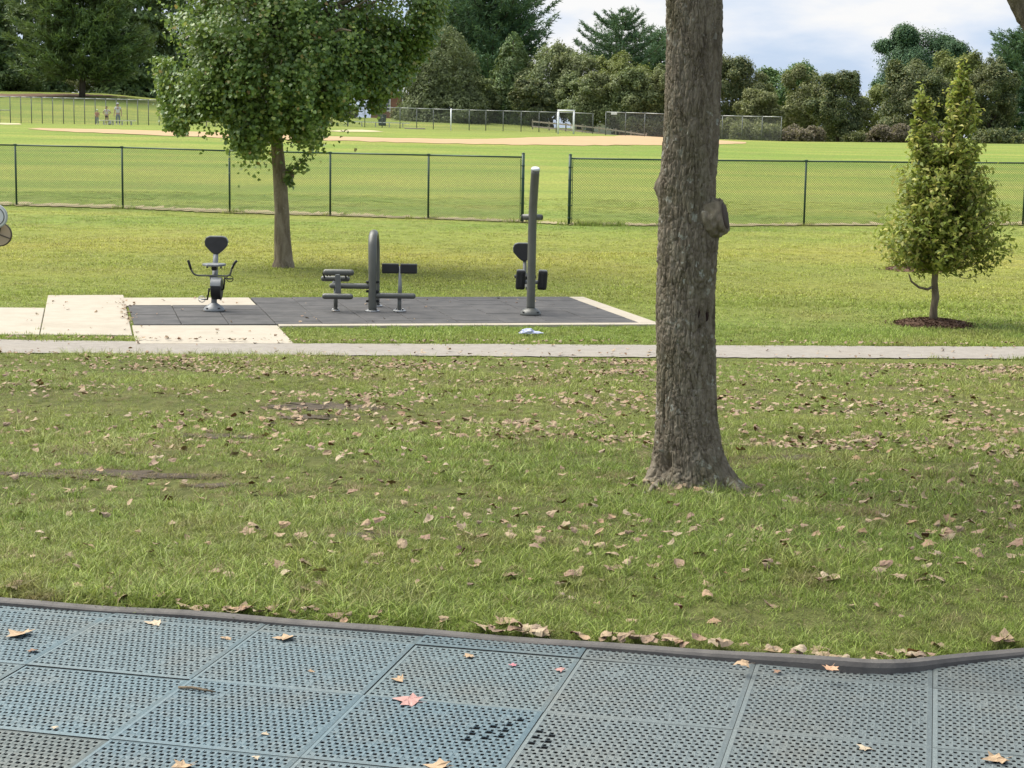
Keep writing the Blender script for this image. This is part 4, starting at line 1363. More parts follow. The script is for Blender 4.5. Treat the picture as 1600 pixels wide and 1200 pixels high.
# shrubs along the back
for px, Y, ht, wd, kind, n, sd, lab in (
    (1252, 168, 2.0, 4.6, 'pink', 4500, 151, 'brownish pink shrub left of the compact dark tree'),
    (1388, 168, 2.1, 4.2, 'pink', 4500, 152, 'greyish pink shrub at the field edge left of the young tree'),
    (1345, 170, 1.5, 3.4, 'brush', 2500, 153, 'low olive shrub between the compact dark tree and the pink shrub'),
    (1180, 168, 2.2, 5.0, 'brush', 3500, 154, 'low brush behind the end of the far right fence'),
    (1120, 172, 2.2, 4.6, 'brush', 3200, 155, 'low brush behind the fence beside the maple trunk'),
    (1470, 170, 2.0, 4.2, 'pink', 2500, 156, 'reddish shrub hidden behind the young tree'),
    (1550, 172, 2.2, 5.0, 'dusk', 3500, 157, 'dark shrub at the field edge right of the young tree'),
    (1600, 172, 1.8, 5.0, 'dusk', 3500, 158, 'dark shrub at the field edge by the right picture border'),
    (20, 204, 2.6, 8.0, 'spruce', 3500, 159, 'dark undergrowth at the far left under the evergreens'),
    (90, 222, 2.2, 7.0, 'brush', 3000, 160, 'light undergrowth left of the brown evergreen trunk'),
    (165, 214, 2.6, 7.0, 'brush', 3500, 161, 'yellow green undergrowth right of the brown evergreen trunk'),
    (235, 212, 2.6, 7.0, 'spruce', 3000, 162, 'dark undergrowth beside the left edge of the ginkgo crown'),
    (530, 196, 1.8, 4.5, 'brush', 2200, 163, 'bluish shrub seen below the ginkgo crown'),
    (632, 208, 1.6, 3.6, 'brush', 1800, 164, 'shrub in front of the brick house wall'),
    (1296, 186, 2.6, 4.6, 'dusk', 3500, 166, 'dark shrub directly behind the compact dark tree trunk'),
    (1326, 188, 2.6, 4.6, 'brush', 3500, 167, 'olive shrub just right of the compact dark tree trunk'),
    (1000, 190, 2.4, 5.4, 'dusk', 3000, 165, 'dark shrub behind the far fence left of the maple trunk')):
    b = px_at(px, Y); shrub('shrub', lab, b, ht, wd, kind, n, .30, sd, 'shrubs at the park edge')

# ---- ginkgo
def ginkgo():
    r = np.random.default_rng(200)
    Y = GK.y; ppm = FPX / Y
    root = empty('ginkgo_tree', GK); tag(root, 'leafy green ginkgo with hanging branches and a bare brown trunk behind the exercise bike', 'tree')
    def loc(px, py, dy=0.0):
        p = at(px, py, Y + dy); return Vector((p.x - GK.x, dy, p.z - GK.z))
    mb = MB()
    tp = [(443, 424), (443, 405), (441, 370), (440, 320), (437, 275), (433, 230), (430, 180), (424, 120), (420, 40), (416, -60), (412, -200)]
    wdt = [38, 29, 25.5, 22, 21, 19, 18, 16.5, 15, 12, 7]
    # a fine skin so the bark can have ridges
    fp = []; fr = []
    for i in range(len(tp) - 1):
        for k in range(8):
            t = k / 8
            fp.append(loc(tp[i][0] + (tp[i + 1][0] - tp[i][0]) * t, tp[i][1] + (tp[i + 1][1] - tp[i][1]) * t)); fr.append((wdt[i] + (wdt[i + 1] - wdt[i]) * t) / ppm / 2)
    mb.tube(fp, fr, 28)
    V = np.array(mb.V); ax = np.array([[p.x, p.y] for p in np.repeat(np.array(fp, dtype=object), 1)]) if False else None
    nn = fbm(np.c_[V[:, 0] * 26, V[:, 1] * 26, V[:, 2] * 3.0], 3, 4)
    cx = np.interp(V[:, 2], [p.z for p in fp], [p.x for p in fp])
    V[:, 0] = cx + (V[:, 0] - cx) * (1 + (nn - .5) * .22); V[:, 1] *= (1 + (nn - .5) * .22)
    mb.V = [tuple(v) for v in V]
    mb.ball(loc(450, 273, -.08), (.12, .10, .11), 12, 8)
    tr = mb.build('trunk', M_BARK2, root)
    # limbs reach for points inside the crown
    bx = [240, 250, 262, 278, 296, 320, 345, 362, 395, 418, 440, 470, 500, 510, 545, 580, 605, 640, 665, 700]
    by = [115, 165, 206, 208, 182, 174, 186, 234, 244, 204, 188, 210, 204, 172, 164, 150, 130, 92, 40, -30]
    def bottom(px): return np.interp(px, bx, by)
    T = []
    while len(T) < 330:
        px = r.uniform(246, 715); py = r.uniform(-330, 240)
        dy = r.uniform(-2.6, 2.6)
        e = ((px - 470) / (236 + 22 * min(1, max(0, (90 - py) / 150)))) ** 2 + ((py + 20) / 320) ** 2 + (dy / 2.75) ** 2
        if e > 1.0 or (e < .25 and r.random() < .6) or py > bottom(px) - 12: continue
        # narrower towards the top
        T.append((px, py, dy))
    limbs = MB(); C = []; N = []
    for i, (px, py, dy) in enumerate(T):
        tip = loc(px, py, dy)
        z0 = max(2.35, min(tip.z - .2, tip.z * .75 + r.uniform(-.4, .3)))
        cxx = float(np.interp(z0, [p.z for p in fp], [p.x for p in fp]))
        a = Vector((cxx, 0, z0))
        pth = limb_path(a, tip, 6, .10, 300 + i, .025)
        if i % 3 == 0:
            L = (tip - a).length
            limbs.tube(pth, [(.018 + .012 * L) * (1 - k / 7) + .006 for k in range(7)], 5, False)
        # leaves along the outer half and hanging shoots
        m = 235
        for _ in range(m):
            s = .45 + .62 * r.random(); k = min(int(s * 6), 5); f = s * 6 - k
            p = pth[k].lerp(pth[k + 1], min(f, 1.2))
            hang = abs(r.normal()) * .30
            p = p + Vector((r.normal() * .085, r.normal() * .10, -hang + r.normal() * .05))
            C.append(p)
    # curtains of hanging shoots along the lower rim, where the photo shows scallops
    for px, top, low_, dy, wpx in ((268, 120, 202, -.4, 12), (284, 150, 210, -.7, 10), (372, 150, 232, -1.0, 14), (396, 160, 246, -1.1, 13), (414, 160, 218, -.9, 10), (466, 160, 220, -.9, 12), (488, 165, 222, -1.0, 14), (500, 150, 205, -.6, 9), (534, 130, 186, -.4, 10), (588, 120, 176, -.2, 12), (612, 90, 150, .1, 16), (256, 90, 170, 0, 10), (640, 60, 112, .2, 12), (438, 120, 205, -1.2, 12), (300, 110, 190, -.8, 14), (320, 110, 184, -1.0, 16), (346, 110, 186, -1.1, 16), (450, 60, 160, -1.4, 22), (380, 40, 150, -1.6, 24), (520, 70, 160, -1.2, 24), (560, 60, 150, -.9, 24), (330, 30, 120, -1.4, 26), (480, 0, 120, -1.7, 26), (655, 0, 96, .2, 14), (682, -40, 40, .2, 14), (628, 40, 132, -.3, 16), (600, 30, 150, -.7, 20), (668, -10, 70, -.4, 14)):
        for _ in range(int(19 * (low_ - top) * wpx / 14)):
            t = r.random(); w = wpx * (1 - .55 * t)
            C.append(loc(px + r.normal() * w, top + (low_ - top) * t, dy + r.normal() * .22))
    C = np.array([c[:] for c in C])
    Nn = C - np.array([0.2, 0, 4.2]); Nn /= np.linalg.norm(Nn, axis=1, keepdims=True)
    Nn = Nn * .7 + np.array([0, -.1, .55])
    keepn = fbm(C * 2.1, 3, 77) > .355
    V, F = fan_leaves(C[keepn], Nn[keepn], .064, 201)
    cr = mesh_obj('crown', V, F, LEAF['ginkgo'], root)
    limbs.build('branches', M_BARK2, root)
    # leafy sucker from the trunk wound
    sk = MB(); sp = [loc(447, 276, -.12), loc(462, 262, -.2), loc(480, 245, -.25), loc(498, 218, -.28)]
    sk.tube(sp, [.014, .011, .008, .004], 6); so = sk.build('sucker_shoot', M_BARK2, root)
    C = []
    for _ in range(150):
        s = r.random() * 3; k = min(int(s), 2); C.append((sp[k].lerp(sp[k + 1], s - k) + Vector(r.normal(size=3) * .05))[:])
    for _ in range(60): C.append((loc(452 + r.normal() * 4, 282 + r.normal() * 4, -.22))[:])
    C = np.array(C); V, F = fan_leaves(C, np.zeros_like(C) + np.array([0, -.5, .6]), .065, 202)
    mesh_obj('sucker_leaves', V, F, LEAF['ginkgo'], so)
ginkgo()

# ---- young tree on its mulch ring
def mulch_ring(base, rx, ry, label, seed):
    r = np.random.default_rng(seed)
    o_ = empty('mulch_ring', base); tag(o_, label, 'mulch')
    V = [(0, 0, .07)]; n = 30
    for q, z in ((.45, .06), (.8, .035), (1.0, -.01)):
        for k in range(n):
            a = 2 * PI * k / n; w = 1 + (r.random() - .5) * .12
            V.append((math.cos(a) * rx * q * w, math.sin(a) * ry * q * w, z + r.random() * .012))
    F = [(0, 1 + k, 1 + (k + 1) % n) for k in range(n)]
    for g in range(2):
        for k in range(n): F.append((1 + g * n + k, 1 + (g + 1) * n + k, 1 + (g + 1) * n + (k + 1) % n, 1 + g * n + (k + 1) % n))
    mesh_obj('mulch_bed', V, F, M_MULCH, o_)
    # loose chips on top
    m = 1300; a = r.random(m) * 2 * PI; q = np.sqrt(r.random(m)) * np.where(r.random(m) < .12, 1.35, 1.05)
    C = np.c_[np.cos(a) * rx * q, np.sin(a) * ry * q, np.maximum(.075 - .07 * q ** 2, .012) + r.random(m) * .014]
    Vq, Fq_ = leaf_quads(C, np.zeros_like(C) + np.array([0, 0, 1.0]), .05, seed, .35, .3)
    c = mesh_obj('bark_chips', Vq, Fq_, M_MULCH, o_); c['kind'] = 'stuff'
    return o_
mulch_ring(YT, .52, .56, 'brown bark mulch ring around the foot of the young tree', 31)
mulch_ring(Vector((MULCH2.x, MULCH2.y, h(MULCH2.x, MULCH2.y))), .62, .7, 'brown bark mulch patch on the lawn behind the young tree crown', 32)

def young_tree():
    r = np.random.default_rng(210)
    Y = YT.y; ppm = FPX / Y
    root = empty('young_tree', YT); tag(root, 'young yellow green tree with two tops standing on a mulch ring', 'tree')
    def loc(px, py, dy=0.0):
        p = at(px, py, Y + dy); return Vector((p.x - YT.x, dy, p.z - YT.z))
    wood = MB()
    main = [loc(1458, 510), loc(1459, 480), loc(1462, 465), loc(1460, 440), (loc(1466, 390)), loc(1474, 330), loc(1484, 270), loc(1492, 200), loc(1499, 140), loc(1502, 108)]
    wood.tube(main, [.07, .05, .054, .046, .040, .034, .028, .02, .012, .005], 10)
    second = [loc(1468, 380), loc(1456, 310, .05), loc(1450, 240, .05), loc(1447, 190, .05), loc(1443, 142, .05)]
    wood.tube(second, [.03, .024, .018, .012, .004], 8)
    hook = [loc(1461, 446), loc(1450, 452, -.05), loc(1436, 449, -.1), loc(1424, 440, -.12), loc(1420, 428, -.14)]
    wood.tube(hook, [.022, .02, .018, .014, .008], 7)
    C = []; N = []
    # silhouette half-widths (left, right) by row
    rows = [110, 140, 170, 200, 230, 260, 290, 320, 350, 380, 400, 412, 424]
    lft = [1497, 1490, 1482, 1468, 1450, 1434, 1418, 1404, 1384, 1374, 1390, 1424, 1446]
    rgt = [1506, 1520, 1528, 1534, 1538, 1540, 1546, 1554, 1566, 1572, 1556, 1518, 1486]
    # second (left) top
    rows2 = [150, 172, 200, 230, 260, 290]
    l2 = [1439, 1432, 1427, 1422, 1416, 1408]; r2 = [1447, 1456, 1461, 1465, 1470, 1480]
    def branch(a, tip, sd, rad):
        pth = limb_path(a, tip, 4, -.06, sd, .04)
        wood.tube(pth, [rad, rad * .8, rad * .6, rad * .4, rad * .2], 5, False)
        L = (tip - a).length
        m = int(13 + 38 * L)
        for _ in range(m):
            s = .25 + .8 * r.random(); k = min(int(s * 4), 3); f = s * 4 - k
            p = pth[k].lerp(pth[k + 1], min(f, 1.15)) + Vector(r.normal(size=3)) * (.035 + .025 * L)
            C.append(p[:]); d = (tip - a).normalized(); N.append((d.x * .5 + r.normal() * .25, d.y * .5 - .15, .8))
    for i in range(480):
        py = r.uniform(112, 404)
        if py < 225: py = r.uniform(112, 404)
        l_, r_ = np.interp(py, rows, lft), np.interp(py, rows, rgt)
        ax_ = float(np.interp(py, [108, 140, 200, 270, 330, 390, 440], [1502, 1499, 1492, 1484, 1474, 1466, 1460]))
        hw = (r_ - l_) / 2; a = r.uniform(0, 2 * PI); q = r.uniform(.5, 1.0) if r.random() < .8 else r.uniform(1.0, 1.22)
        cx = (l_ + r_) / 2
        tip = loc(cx + math.cos(a) * hw * q, py, math.sin(a) * hw * q / ppm)
        st = loc(ax_, min(py + 12 + 46 * r.random() * min(1, hw / 60), 422))
        branch(st, tip, 400 + i, .010)
    for i in range(75):
        py = r.uniform(148, 300)
        l_, r_ = np.interp(py, rows2, l2), np.interp(py, rows2, r2)
        hw = (r_ - l_) / 2; a = r.uniform(0, 2 * PI)
        tip = loc((l_ + r_) / 2 + math.cos(a) * hw, py, .05 + math.sin(a) * hw / ppm)
        st = loc(float(np.interp(py, [142, 190, 240, 310], [1443, 1447, 1450, 1456])), py + 18, .05)
        branch(st, tip, 800 + i, .006)
    for px, py in ((1366, 388), (1372, 372), (1392, 300), (1400, 282), (1574, 372), (1578, 388), (1568, 350), (1400, 262), (1384, 402), (1396, 330), (1562, 404), (1556, 318), (1550, 290), (1412, 268), (1380, 356), (1572, 396), (1506, 98), (1538, 176), (1484, 136), (1440, 134), (1424, 206), (1468, 160)):   # loose outer shoots
        branch(loc(1440 if px < 1450 else 1500, py + 30), loc(px, py, r.normal() * .2), int(px), .006)
    C = np.array(C); N = np.array(N)
    V, F = leaf_quads(C, N, .082, 211, .46, .5)
    mesh_obj('crown', V, F, LEAF['young'], root)
    wood.build('trunk', M_BARK2, root)
young_tree()

# ---- the near maple: bark in real relief
def maple():
    r = np.random.default_rng(220)
    Y = BIGP.y; ppm = FPX / Y
    root = empty('maple_tree', BIGP); tag(root, 'thick maple trunk with a sawn branch stub standing in the leaf strewn lawn', 'tree')
    def loc(px, py, dy=0.0):
        p = at(px, py, Y + dy); return Vector((p.x - BIGP.x, dy, p.z - BIGP.z))
    rows = [-260, -100, 0, 100, 200, 290, 330, 400, 500, 600, 650, 690, 720, 745, 765]
    L_ = [1046, 1044, 1042, 1041, 1038, 1032, 1031, 1029.5, 1028, 1026.5, 1025.5, 1023.5, 1021, 1017, 1012]
    R_ = [1131, 1129, 1127, 1126, 1121, 1117, 1117, 1115.5, 1116.5, 1117, 1119, 1124, 1131, 1140, 1148]
    zc = []; xc = []; rc = []
    for py, a, b in zip(rows, L_, R_):
        p, q = loc(a, py), loc(b, py)
        zc.append((p.z + q.z) / 2); xc.append((p.x + q.x) / 2); rc.append((q.x - p.x) / 2)
    o = np.argsort(zc); zc = np.array(zc)[o]; xc = np.array(xc)[o]; rc = np.array(rc)[o]
    NT, NZ = 380, 820
    zz = np.concatenate([np.linspace(-.12, .55, 200), np.linspace(.555, 3.35, NZ - 200)])
    th = np.linspace(0, 2 * PI, NT, endpoint=False)
    TT, ZZ = np.meshgrid(th, zz)
    R0 = np.interp(ZZ, zc, rc); X0 = np.interp(ZZ, zc, xc)
    # root flare in a few buttresses; angle 0 = picture right, -pi/2 = towards the camera
    fl_ = np.exp(-np.clip(ZZ + .06, 0, None) / .085)
    lob = .16
    for a0, w, s in ((-.18, .30, 1.25), (-2.9, .28, .75), (-1.0, .30, .5), (-1.75, .28, .35), (1.2, .5, .6), (2.2, .4, .5)):
        d = np.angle(np.exp(1j * (TT - a0))); lob = lob + s * np.exp(-(d / w) ** 2)
    R0 = R0 * (1 + .62 * fl_ * lob)
    cx, sy = np.cos(TT), np.sin(TT)
    p = np.c_[(cx * .165 * 44).ravel(), (sy * .165 * 44).ravel(), (ZZ * 10.0).ravel()]
    warp = fbm(p * .35, 2, 3)[:, None] - .5
    p2 = p + warp * np.array([[2.2, 2.2, 3.0]])
    n1 = fbm(p2, 3, 1); rid = 1 - np.abs(n1 * 2 - 1)                   # crests
    n2 = fbm(p2 * np.array([[2.1, 2.1, 3.4]]), 3, 9)
    plate = fbm(p * np.array([[.9, .9, 4.0]]), 2, 14)
    n3 = fbm(p2 * np.array([[1.9, 1.9, 1.5]]) + 7, 2, 21)
    crack = np.exp(-((n1 * 2 - 1) / .11) ** 2) * .0085 + np.exp(-((n3 * 2 - 1) / .13) ** 2) * .0045
    cross = np.exp(-((fbm(p * np.array([[.8, .8, 2.6]]) + 3, 2, 51) * 2 - 1) / .07) ** 2) * .006
    n4 = fbm(p2 * np.array([[5.0, 5.0, 5.5]]), 2, 61)
    disp = .006 - crack - cross + (n2 - .5) * .010 + (n4 - .5) * .008
    disp = disp.reshape(TT.shape)
    big_ = .5 * (fbm(np.c_[(cx * 1.1).ravel(), (sy * 1.1).ravel(), (ZZ * 2.2).ravel()], 2, 31).reshape(TT.shape) - .5) * .03
    Rr = R0 + disp + big_
    # knob on the left, swelling under the stub, two old wounds on the right front, hollow at the left foot
    kz = loc(1030, 292).z; d = np.angle(np.exp(1j * (TT - (PI - .05))))
    Rr += .030 * np.exp(-(d / .30) ** 2 - ((ZZ - kz) / .045) ** 2)
    sz = loc(1112, 352).z; d = np.angle(np.exp(1j * (TT + .55)))
    Rr += .030 * np.exp(-(d / .45) ** 2) * np.where(ZZ > sz, np.exp(-((ZZ - sz) / .10) ** 2), np.exp(-((ZZ - sz) / .26) ** 2))
    for px_, py_, w_, hz_, dp in ((1091, 487, .085, .032, .035), (1104, 492, .085, .045, .040), (1090, 510, .10, .020, .022)):
        a0 = -math.acos(max(-1, min(1, (loc(px_, py_).x - float(np.interp(loc(px_, py_).z, zc, xc))) / float(np.interp(loc(px_, py_).z, zc, rc)))))
        d = np.angle(np.exp(1j * (TT - a0)))
        Rr -= dp * np.exp(-(d / w_) ** 2 - ((ZZ - loc(px_, py_).z) / hz_) ** 2)
    d = np.angle(np.exp(1j * (TT + 2.35))); Rr -= .055 * np.exp(-(d / .16) ** 2 - ((ZZ - .14) / .06) ** 2)
    d = np.angle(np.exp(1j * (TT + 2.5))); Rr -= .020 * np.exp(-(d / .06) ** 2) * np.exp(-((ZZ - .45) / .22) ** 2)
    V = np.c_[(X0 + cx * Rr).ravel(), (sy * Rr).ravel(), ZZ.ravel()]
    ii = np.arange(NT * len(zz)).reshape(len(zz), NT)
    F = np.stack([ii[:-1].ravel(), np.roll(ii, -1, 1)[:-1].ravel(), np.roll(ii, -1, 1)[1:].ravel(), ii[1:].ravel()], 1)
    trunk = mesh_obj('trunk', V, F, M_BARK, root, smooth=True)
    # sawn stub
    b = loc(1130, 338, -.085); dr = Vector((.93, -.30, .22)).normalized(); a = b - dr * .12
    st = MB()
    st.tube([a + dr * .12 * q_ for q_ in np.linspace(0, .9, 16)] + [b - dr * .006, b, b + dr * .010, b + dr * .006], [min(.110 - .020 * q_, .035 + .22 * q_) for q_ in np.linspace(0, .9, 16)] + [.092, .091, .082, .066], 64)
    Vs = np.array(st.V); nn = fbm(Vs * np.array([[46, 46, 30]]), 4, 41)
    cen = np.array(a); dd = np.array(dr)
    axp = cen + ((Vs - cen) @ dd)[:, None] * dd
    Vs = axp + (Vs - axp) * (1 + (nn - .5) * .62)[:, None]
    st.V = [tuple(v) for v in Vs]
    so = st.build('branch_stub', M_BARK, trunk, 'short stub left where a branch was sawn off')
    cm = MB(); cm.tube([b - dr * .004, b + dr * .012, b + dr * .013], [.068, .067, .03], 28); cm.build('sawn_face', M_CUT, trunk)
    for px_, py_, sz_ in ((1091, 486, (.016, .012, .036)), (1104, 491, (.015, .012, .046)), (1092, 508, (.022, .010, .016))):
        q_ = loc(px_, py_); rs_ = float(np.interp(q_.z, zc, rc)); cx_ = float(np.interp(q_.z, zc, xc))
        dy_ = -math.sqrt(max(0, rs_ ** 2 - (q_.x - cx_) ** 2)) + .028
        q_ = loc(px_, py_, dy_)
        w_ = MB().ball(q_, sz_, 16, 10); Vs = np.array(w_.V); w_.V = [tuple(v) for v in Vs + (fbm(Vs * 60, 3, 7)[:, None] - .5) * .012]
        w_.build('bark_wound', M_WOUND, trunk, 'dark reddish old wound in the bark')
    # exposed roots
    for k, (px0, py0, px1, py1, ra) in enumerate(((1134, 750, 1160, 768, .034), (1034, 758, 1004, 772, .022), (1096, 762, 1112, 778, .018))):
        p0, p1 = loc(px0, py0, -.05), gp(px1, py1)
        q = Vector((p1.x - BIGP.x, p1.y - BIGP.y, gh(p1.x, p1.y) - BIGP.z - .01))
        rt = MB(); pth = limb_path(p0, q, 8, .03, 60 + k, .02)
        rt.tube(pth, [ra * (1 - .75 * i / 8) for i in range(9)], 12)
        Vs = np.array(rt.V); rt.V = [tuple(v) for v in Vs + (fbm(Vs * 30, 3, k)[:, None] - .5) * .02]
        rt.build('root', M_BARK, root)
    # crown above the picture
    wood = MB(); tipz = 3.2; tx_ = float(xc[-1])
    C = []
    for i in range(26):
        a_ = 2 * PI * i / 26 + r.normal() * .2; L = r.uniform(1.8, 4.2); zt = r.uniform(3.4, 7.6)
        z0 = r.uniform(3.0, 4.6)
        pth = limb_path((tx_, 0, min(z0, 3.3) if i % 2 else z0), (tx_ + math.cos(a_) * L, math.sin(a_) * L, zt), 6, .1, 500 + i, .04)
        wood.tube(pth, [.07 * (1 - k / 7) + .01 for k in range(7)], 7, False)
        for _ in range(85):
            s = .3 + .75 * r.random(); k = min(int(s * 6), 5); f = s * 6 - k
            C.append((pth[k].lerp(pth[k + 1], min(f, 1.2)) + Vector(r.normal(size=3)) * .30)[:])
    wood.tube([(tx_, 0, 3.3), (tx_ + .05, 0, 5), (tx_ - .05, .1, 7.4)], [.155, .11, .03], 10)
    wood.build('branches', M_BARK, root)
    C = np.array(C); C = C[C[:, 2] > 3.25]
    V, F = leaf_quads(C, np.zeros_like(C) + np.array([0, 0, 1.0]), .13, 221, .9, .3)
    mesh_obj('crown', V, F, LEAF['maple'], root)
maple()

# ---- the tree outside the right edge whose limb enters the top right corner
def corner_tree():
    r = np.random.default_rng(230); Y = 9.5
    b = Vector((3.75, Y, gh(3.75, Y)))
    root = empty('leaning_tree', b); tag(root, 'dark leaning limb of a tree cutting across the top right corner', 'tree')
    def loc(px, py, dy=0.0):
        p = at(px, py, Y + dy); return Vector((p.x - b.x, dy, p.z - b.z))
    pts = [Vector((0, 0, -.1)), Vector((-.02, 0, .6)), loc(1790, 300), loc(1725, 180), loc(1650, 62), loc(1618, 10), loc(1585, -50), loc(1530, -150), loc(1450, -300)]
    mb = MB()
    fine = []; rad = []
    R_ = [.22, .16, .15, .135, .118, .112, .108, .10, .08]
    for i in range(len(pts) - 1):
        for k in range(12): fine.append(pts[i].lerp(pts[i + 1], k / 12)); rad.append(R_[i] + (R_[i + 1] - R_[i]) * k / 12)
    fine = [(fine[max(i - 4, 0)] + fine[i] + fine[min(i + 4, len(fine) - 1)]) / 3 for i in range(len(fine))]
    mb.tube(fine, rad, 30)
    Vs = np.array(mb.V); mb.V = [tuple(v) for v in Vs + (fbm(Vs * np.array([[22, 22, 10]]), 3, 5)[:, None] - .5) * .035]
    mb.build('trunk', M_BARK, root)
    C = []; w = MB()
    for i in range(14):
        a_ = r.uniform(0, 2 * PI); L = r.uniform(1.0, 2.6)
        s = fine[-1 - int(r.random() * 14)]
        tip = s + Vector((math.cos(a_) * L, math.sin(a_) * L, r.uniform(.8, 2.4)))
        pth = limb_path(s, tip, 5, .1, 600 + i, .03); w.tube(pth, [.05, .04, .03, .02, .014, .008], 6, False)
        for _ in range(60):
            q = .3 + .75 * r.random(); k = min(int(q * 5), 4); C.append((pth[k].lerp(pth[k + 1], min(q * 5 - k, 1.2)) + Vector(r.normal(size=3)) * .25)[:])
    w.build('branches', M_BARK, root)
    C = np.array(C); V, F = leaf_quads(C, np.zeros_like(C) + np.array([0, 0, 1.0]), .13, 231, .9, .3)
    mesh_obj('crown', V, F, LEAF['maple'], root)
corner_tree()

# ================================================================== EXERCISE MACHINES
def shield(mb, cx, z0, z1, w, y, t=.05, tilt=.12):
    hgt = z1 - z0
    pts = [(-.28, 1), (.28, 1), (.43, .93), (.50, .74), (.48, .50), (.30, .24), (.13, .06), (0, 0), (-.13, .06), (-.30, .24), (-.48, .50), (-.50, .74), (-.43, .93)]
    b = len(mb.V)
    mb.prism([(cx + p[0] * w, z0 + p[1] * hgt) for p in pts], 'y', y, y + t, .012)
    for i in range(b, len(mb.V)):
        v = mb.V[i]; mb.V[i] = (v[0], v[1] + (v[2] - z0) * tilt, v[2])
    return mb

def base_on_pad(px, py):
    p = gp(px, py, .037); return Vector((p.x, p.y, PADZ + .002))
ROTM = math.atan2(W.y, W.x)

# -- exercise bike
bk = empty('exercise_bike', base_on_pad(334.5, 485.5)); tag(bk, 'grey and black outdoor exercise bike with curved handlebars at the left end of the pad', 'exercise bike')
m = MB().lathe([(.155, 0), (.155, .012), (.145, .04), (.105, .075), (.058, .105), (.048, .115)], 26); dome = m.build('base_cover', M_GREYL, bk)
for a in (-.9, -2.2, .9, 2.2):
    q = MB().box((math.cos(a) * .135, math.sin(a) * .135, .048), (.04, .03, .012), Matrix.Rotation(a, 3, 'Z')); q.build('bolt_slot', M_BLACK, dome)
m = MB().tube([(0, 0, .09), (0, .02, .2), (-.012, .05, .30), (-.02, .08, .40)], .042, 14); m.build('post', M_GREYL, bk)
m = MB().tube([(-.01, .04, .30), (-.03, .30, .52), (-.035, .36, .66), (-.035, .42, .85)], [.042, .042, .04, .036], 12); m.build('seat_frame', M_GREYL, bk)
# drum housing: rounded box disc on edge
m = MB()
for k in range(1):
    prof = []
    for a in range(40):
        t = 2 * PI * a / 40; prof.append((-.02 + .155 * math.cos(t), .325 + .158 * math.sin(t)))
    m.prism(prof, 'x', -.032 + .05 - .045, .118, .022)
hs = m.build('crank_housing', M_BLACK, bk)
m = MB(); prof = [(-.02 + .161 * math.cos(t), .325 + .164 * math.sin(t)) for t in np.linspace(.55, PI - .30, 16)] + [(-.02 + .120 * math.cos(t), .325 + .120 * math.sin(t)) for t in np.linspace(PI - .30, .55, 16)]
m.prism(prof, 'x', -.030, .121, .006); m.build('housing_hood', M_GREYL, hs)
m = MB().tube([(-.03, -.02, .50), (-.025, .03, .40), (-.02, .06, .32)], .030, 10); m.build('handlebar_stem', M_GREYM, bk)
hb = MB(); L_ = [(-.335, -.10, .68), (-.315, -.09, .61), (-.29, -.075, .555), (-.265, -.05, .525), (-.225, -.03, .512), (-.1, -.02, .510), (.08, -.02, .510), (.20, -.03, .512), (.240, -.05, .530), (.258, -.075, .565), (.275, -.09, .62), (.295, -.10, .67)]
hb.tube(L_, .0135, 10); hbo = hb.build('handlebar', M_GREYM, bk)
m = MB().tube([(-.352, -.10, .735), (-.345, -.10, .72), (-.328, -.098, .66), (-.312, -.088, .605)], [.018, .019, .0185, .0175], 10); m.build('grip', M_BLACK, hbo)
m = MB().tube([(.355, -.10, .735), (.335, -.10, .725), (.305, -.098, .685), (.280, -.09, .625)], [.018, .019, .0185, .0175], 10); m.build('grip', M_BLACK, hbo)
m = MB(); m.prism([(-.165, .02), (-.10, .13), (.10, .13), (.165, .02), (.165, -.08), (.08, -.19), (-.08, -.19), (-.165, -.08)], 'z', .640, .672, .012)
m.V = [(v[0] - .01, v[1] + .13, v[2] + abs(v[0]) * .03) for v in m.V]; seat = m.build('seat', M_GREYL, bk)
for sx in (-.11, .09):
    MB().box((sx, .10, .625), (.012, .10, .035)).build('seat_bracket', M_BLACK, seat)
MB().box((-.005, .10, .61), (.07, .14, .06), None, .01).build('seat_mount', M_BLACK, seat)
m = shield(MB(), -.03, .785, 1.045, .335, .36, .055, .16); br = m.build('backrest', M_BPAD, bk)
m = shield(MB(), -.03, .780, 1.055, .345, .385, .05, .16); m.build('backrest_shell', M_GREYL, br)
def pedal(mb, c):
    pts = [(c[0] + .048 * math.cos(t), c[1], c[2] + .045 * math.sin(t)) for t in np.linspace(0, 2 * PI, 14, endpoint=False)]
    mb.tube(pts, .006, 6, closed=True)
    pts = [(c[0] + .048 * math.cos(t), c[1] + .05 * math.sin(t) - .02, c[2]) for t in np.linspace(0, 2 * PI, 14, endpoint=False)]
    mb.tube(pts, .006, 6, closed=True)
    mb.box(c, (.09, .03, .014)); return mb
c1 = MB().tube([(.10, -.02, .31), (.142, -.02, .315)], .012, 8).tube([(.142, -.02, .315), (.158, -.05, .40), (.172, -.07, .495)], [.014, .012, .013], 8).tube([(.16, -.07, .482), (.22, -.07, .478)], .009, 6).build('crank', M_BLACK, bk)
pedal(MB(), (.243, -.07, .474)).build('pedal', M_BLACK, c1)
c2 = MB().tube([(-.02, -.02, .315), (-.065, -.02, .32)], .012, 8).tube([(-.065, -.02, .32), (-.085, .03, .24), (-.108, .06, .155)], [.014, .012, .013], 8).tube([(-.10, .06, .155), (-.16, .06, .155)], .009, 6).build('crank', M_BLACK, bk)
pedal(MB(), (-.185, .06, .16)).build('pedal', M_STEEL, c2)

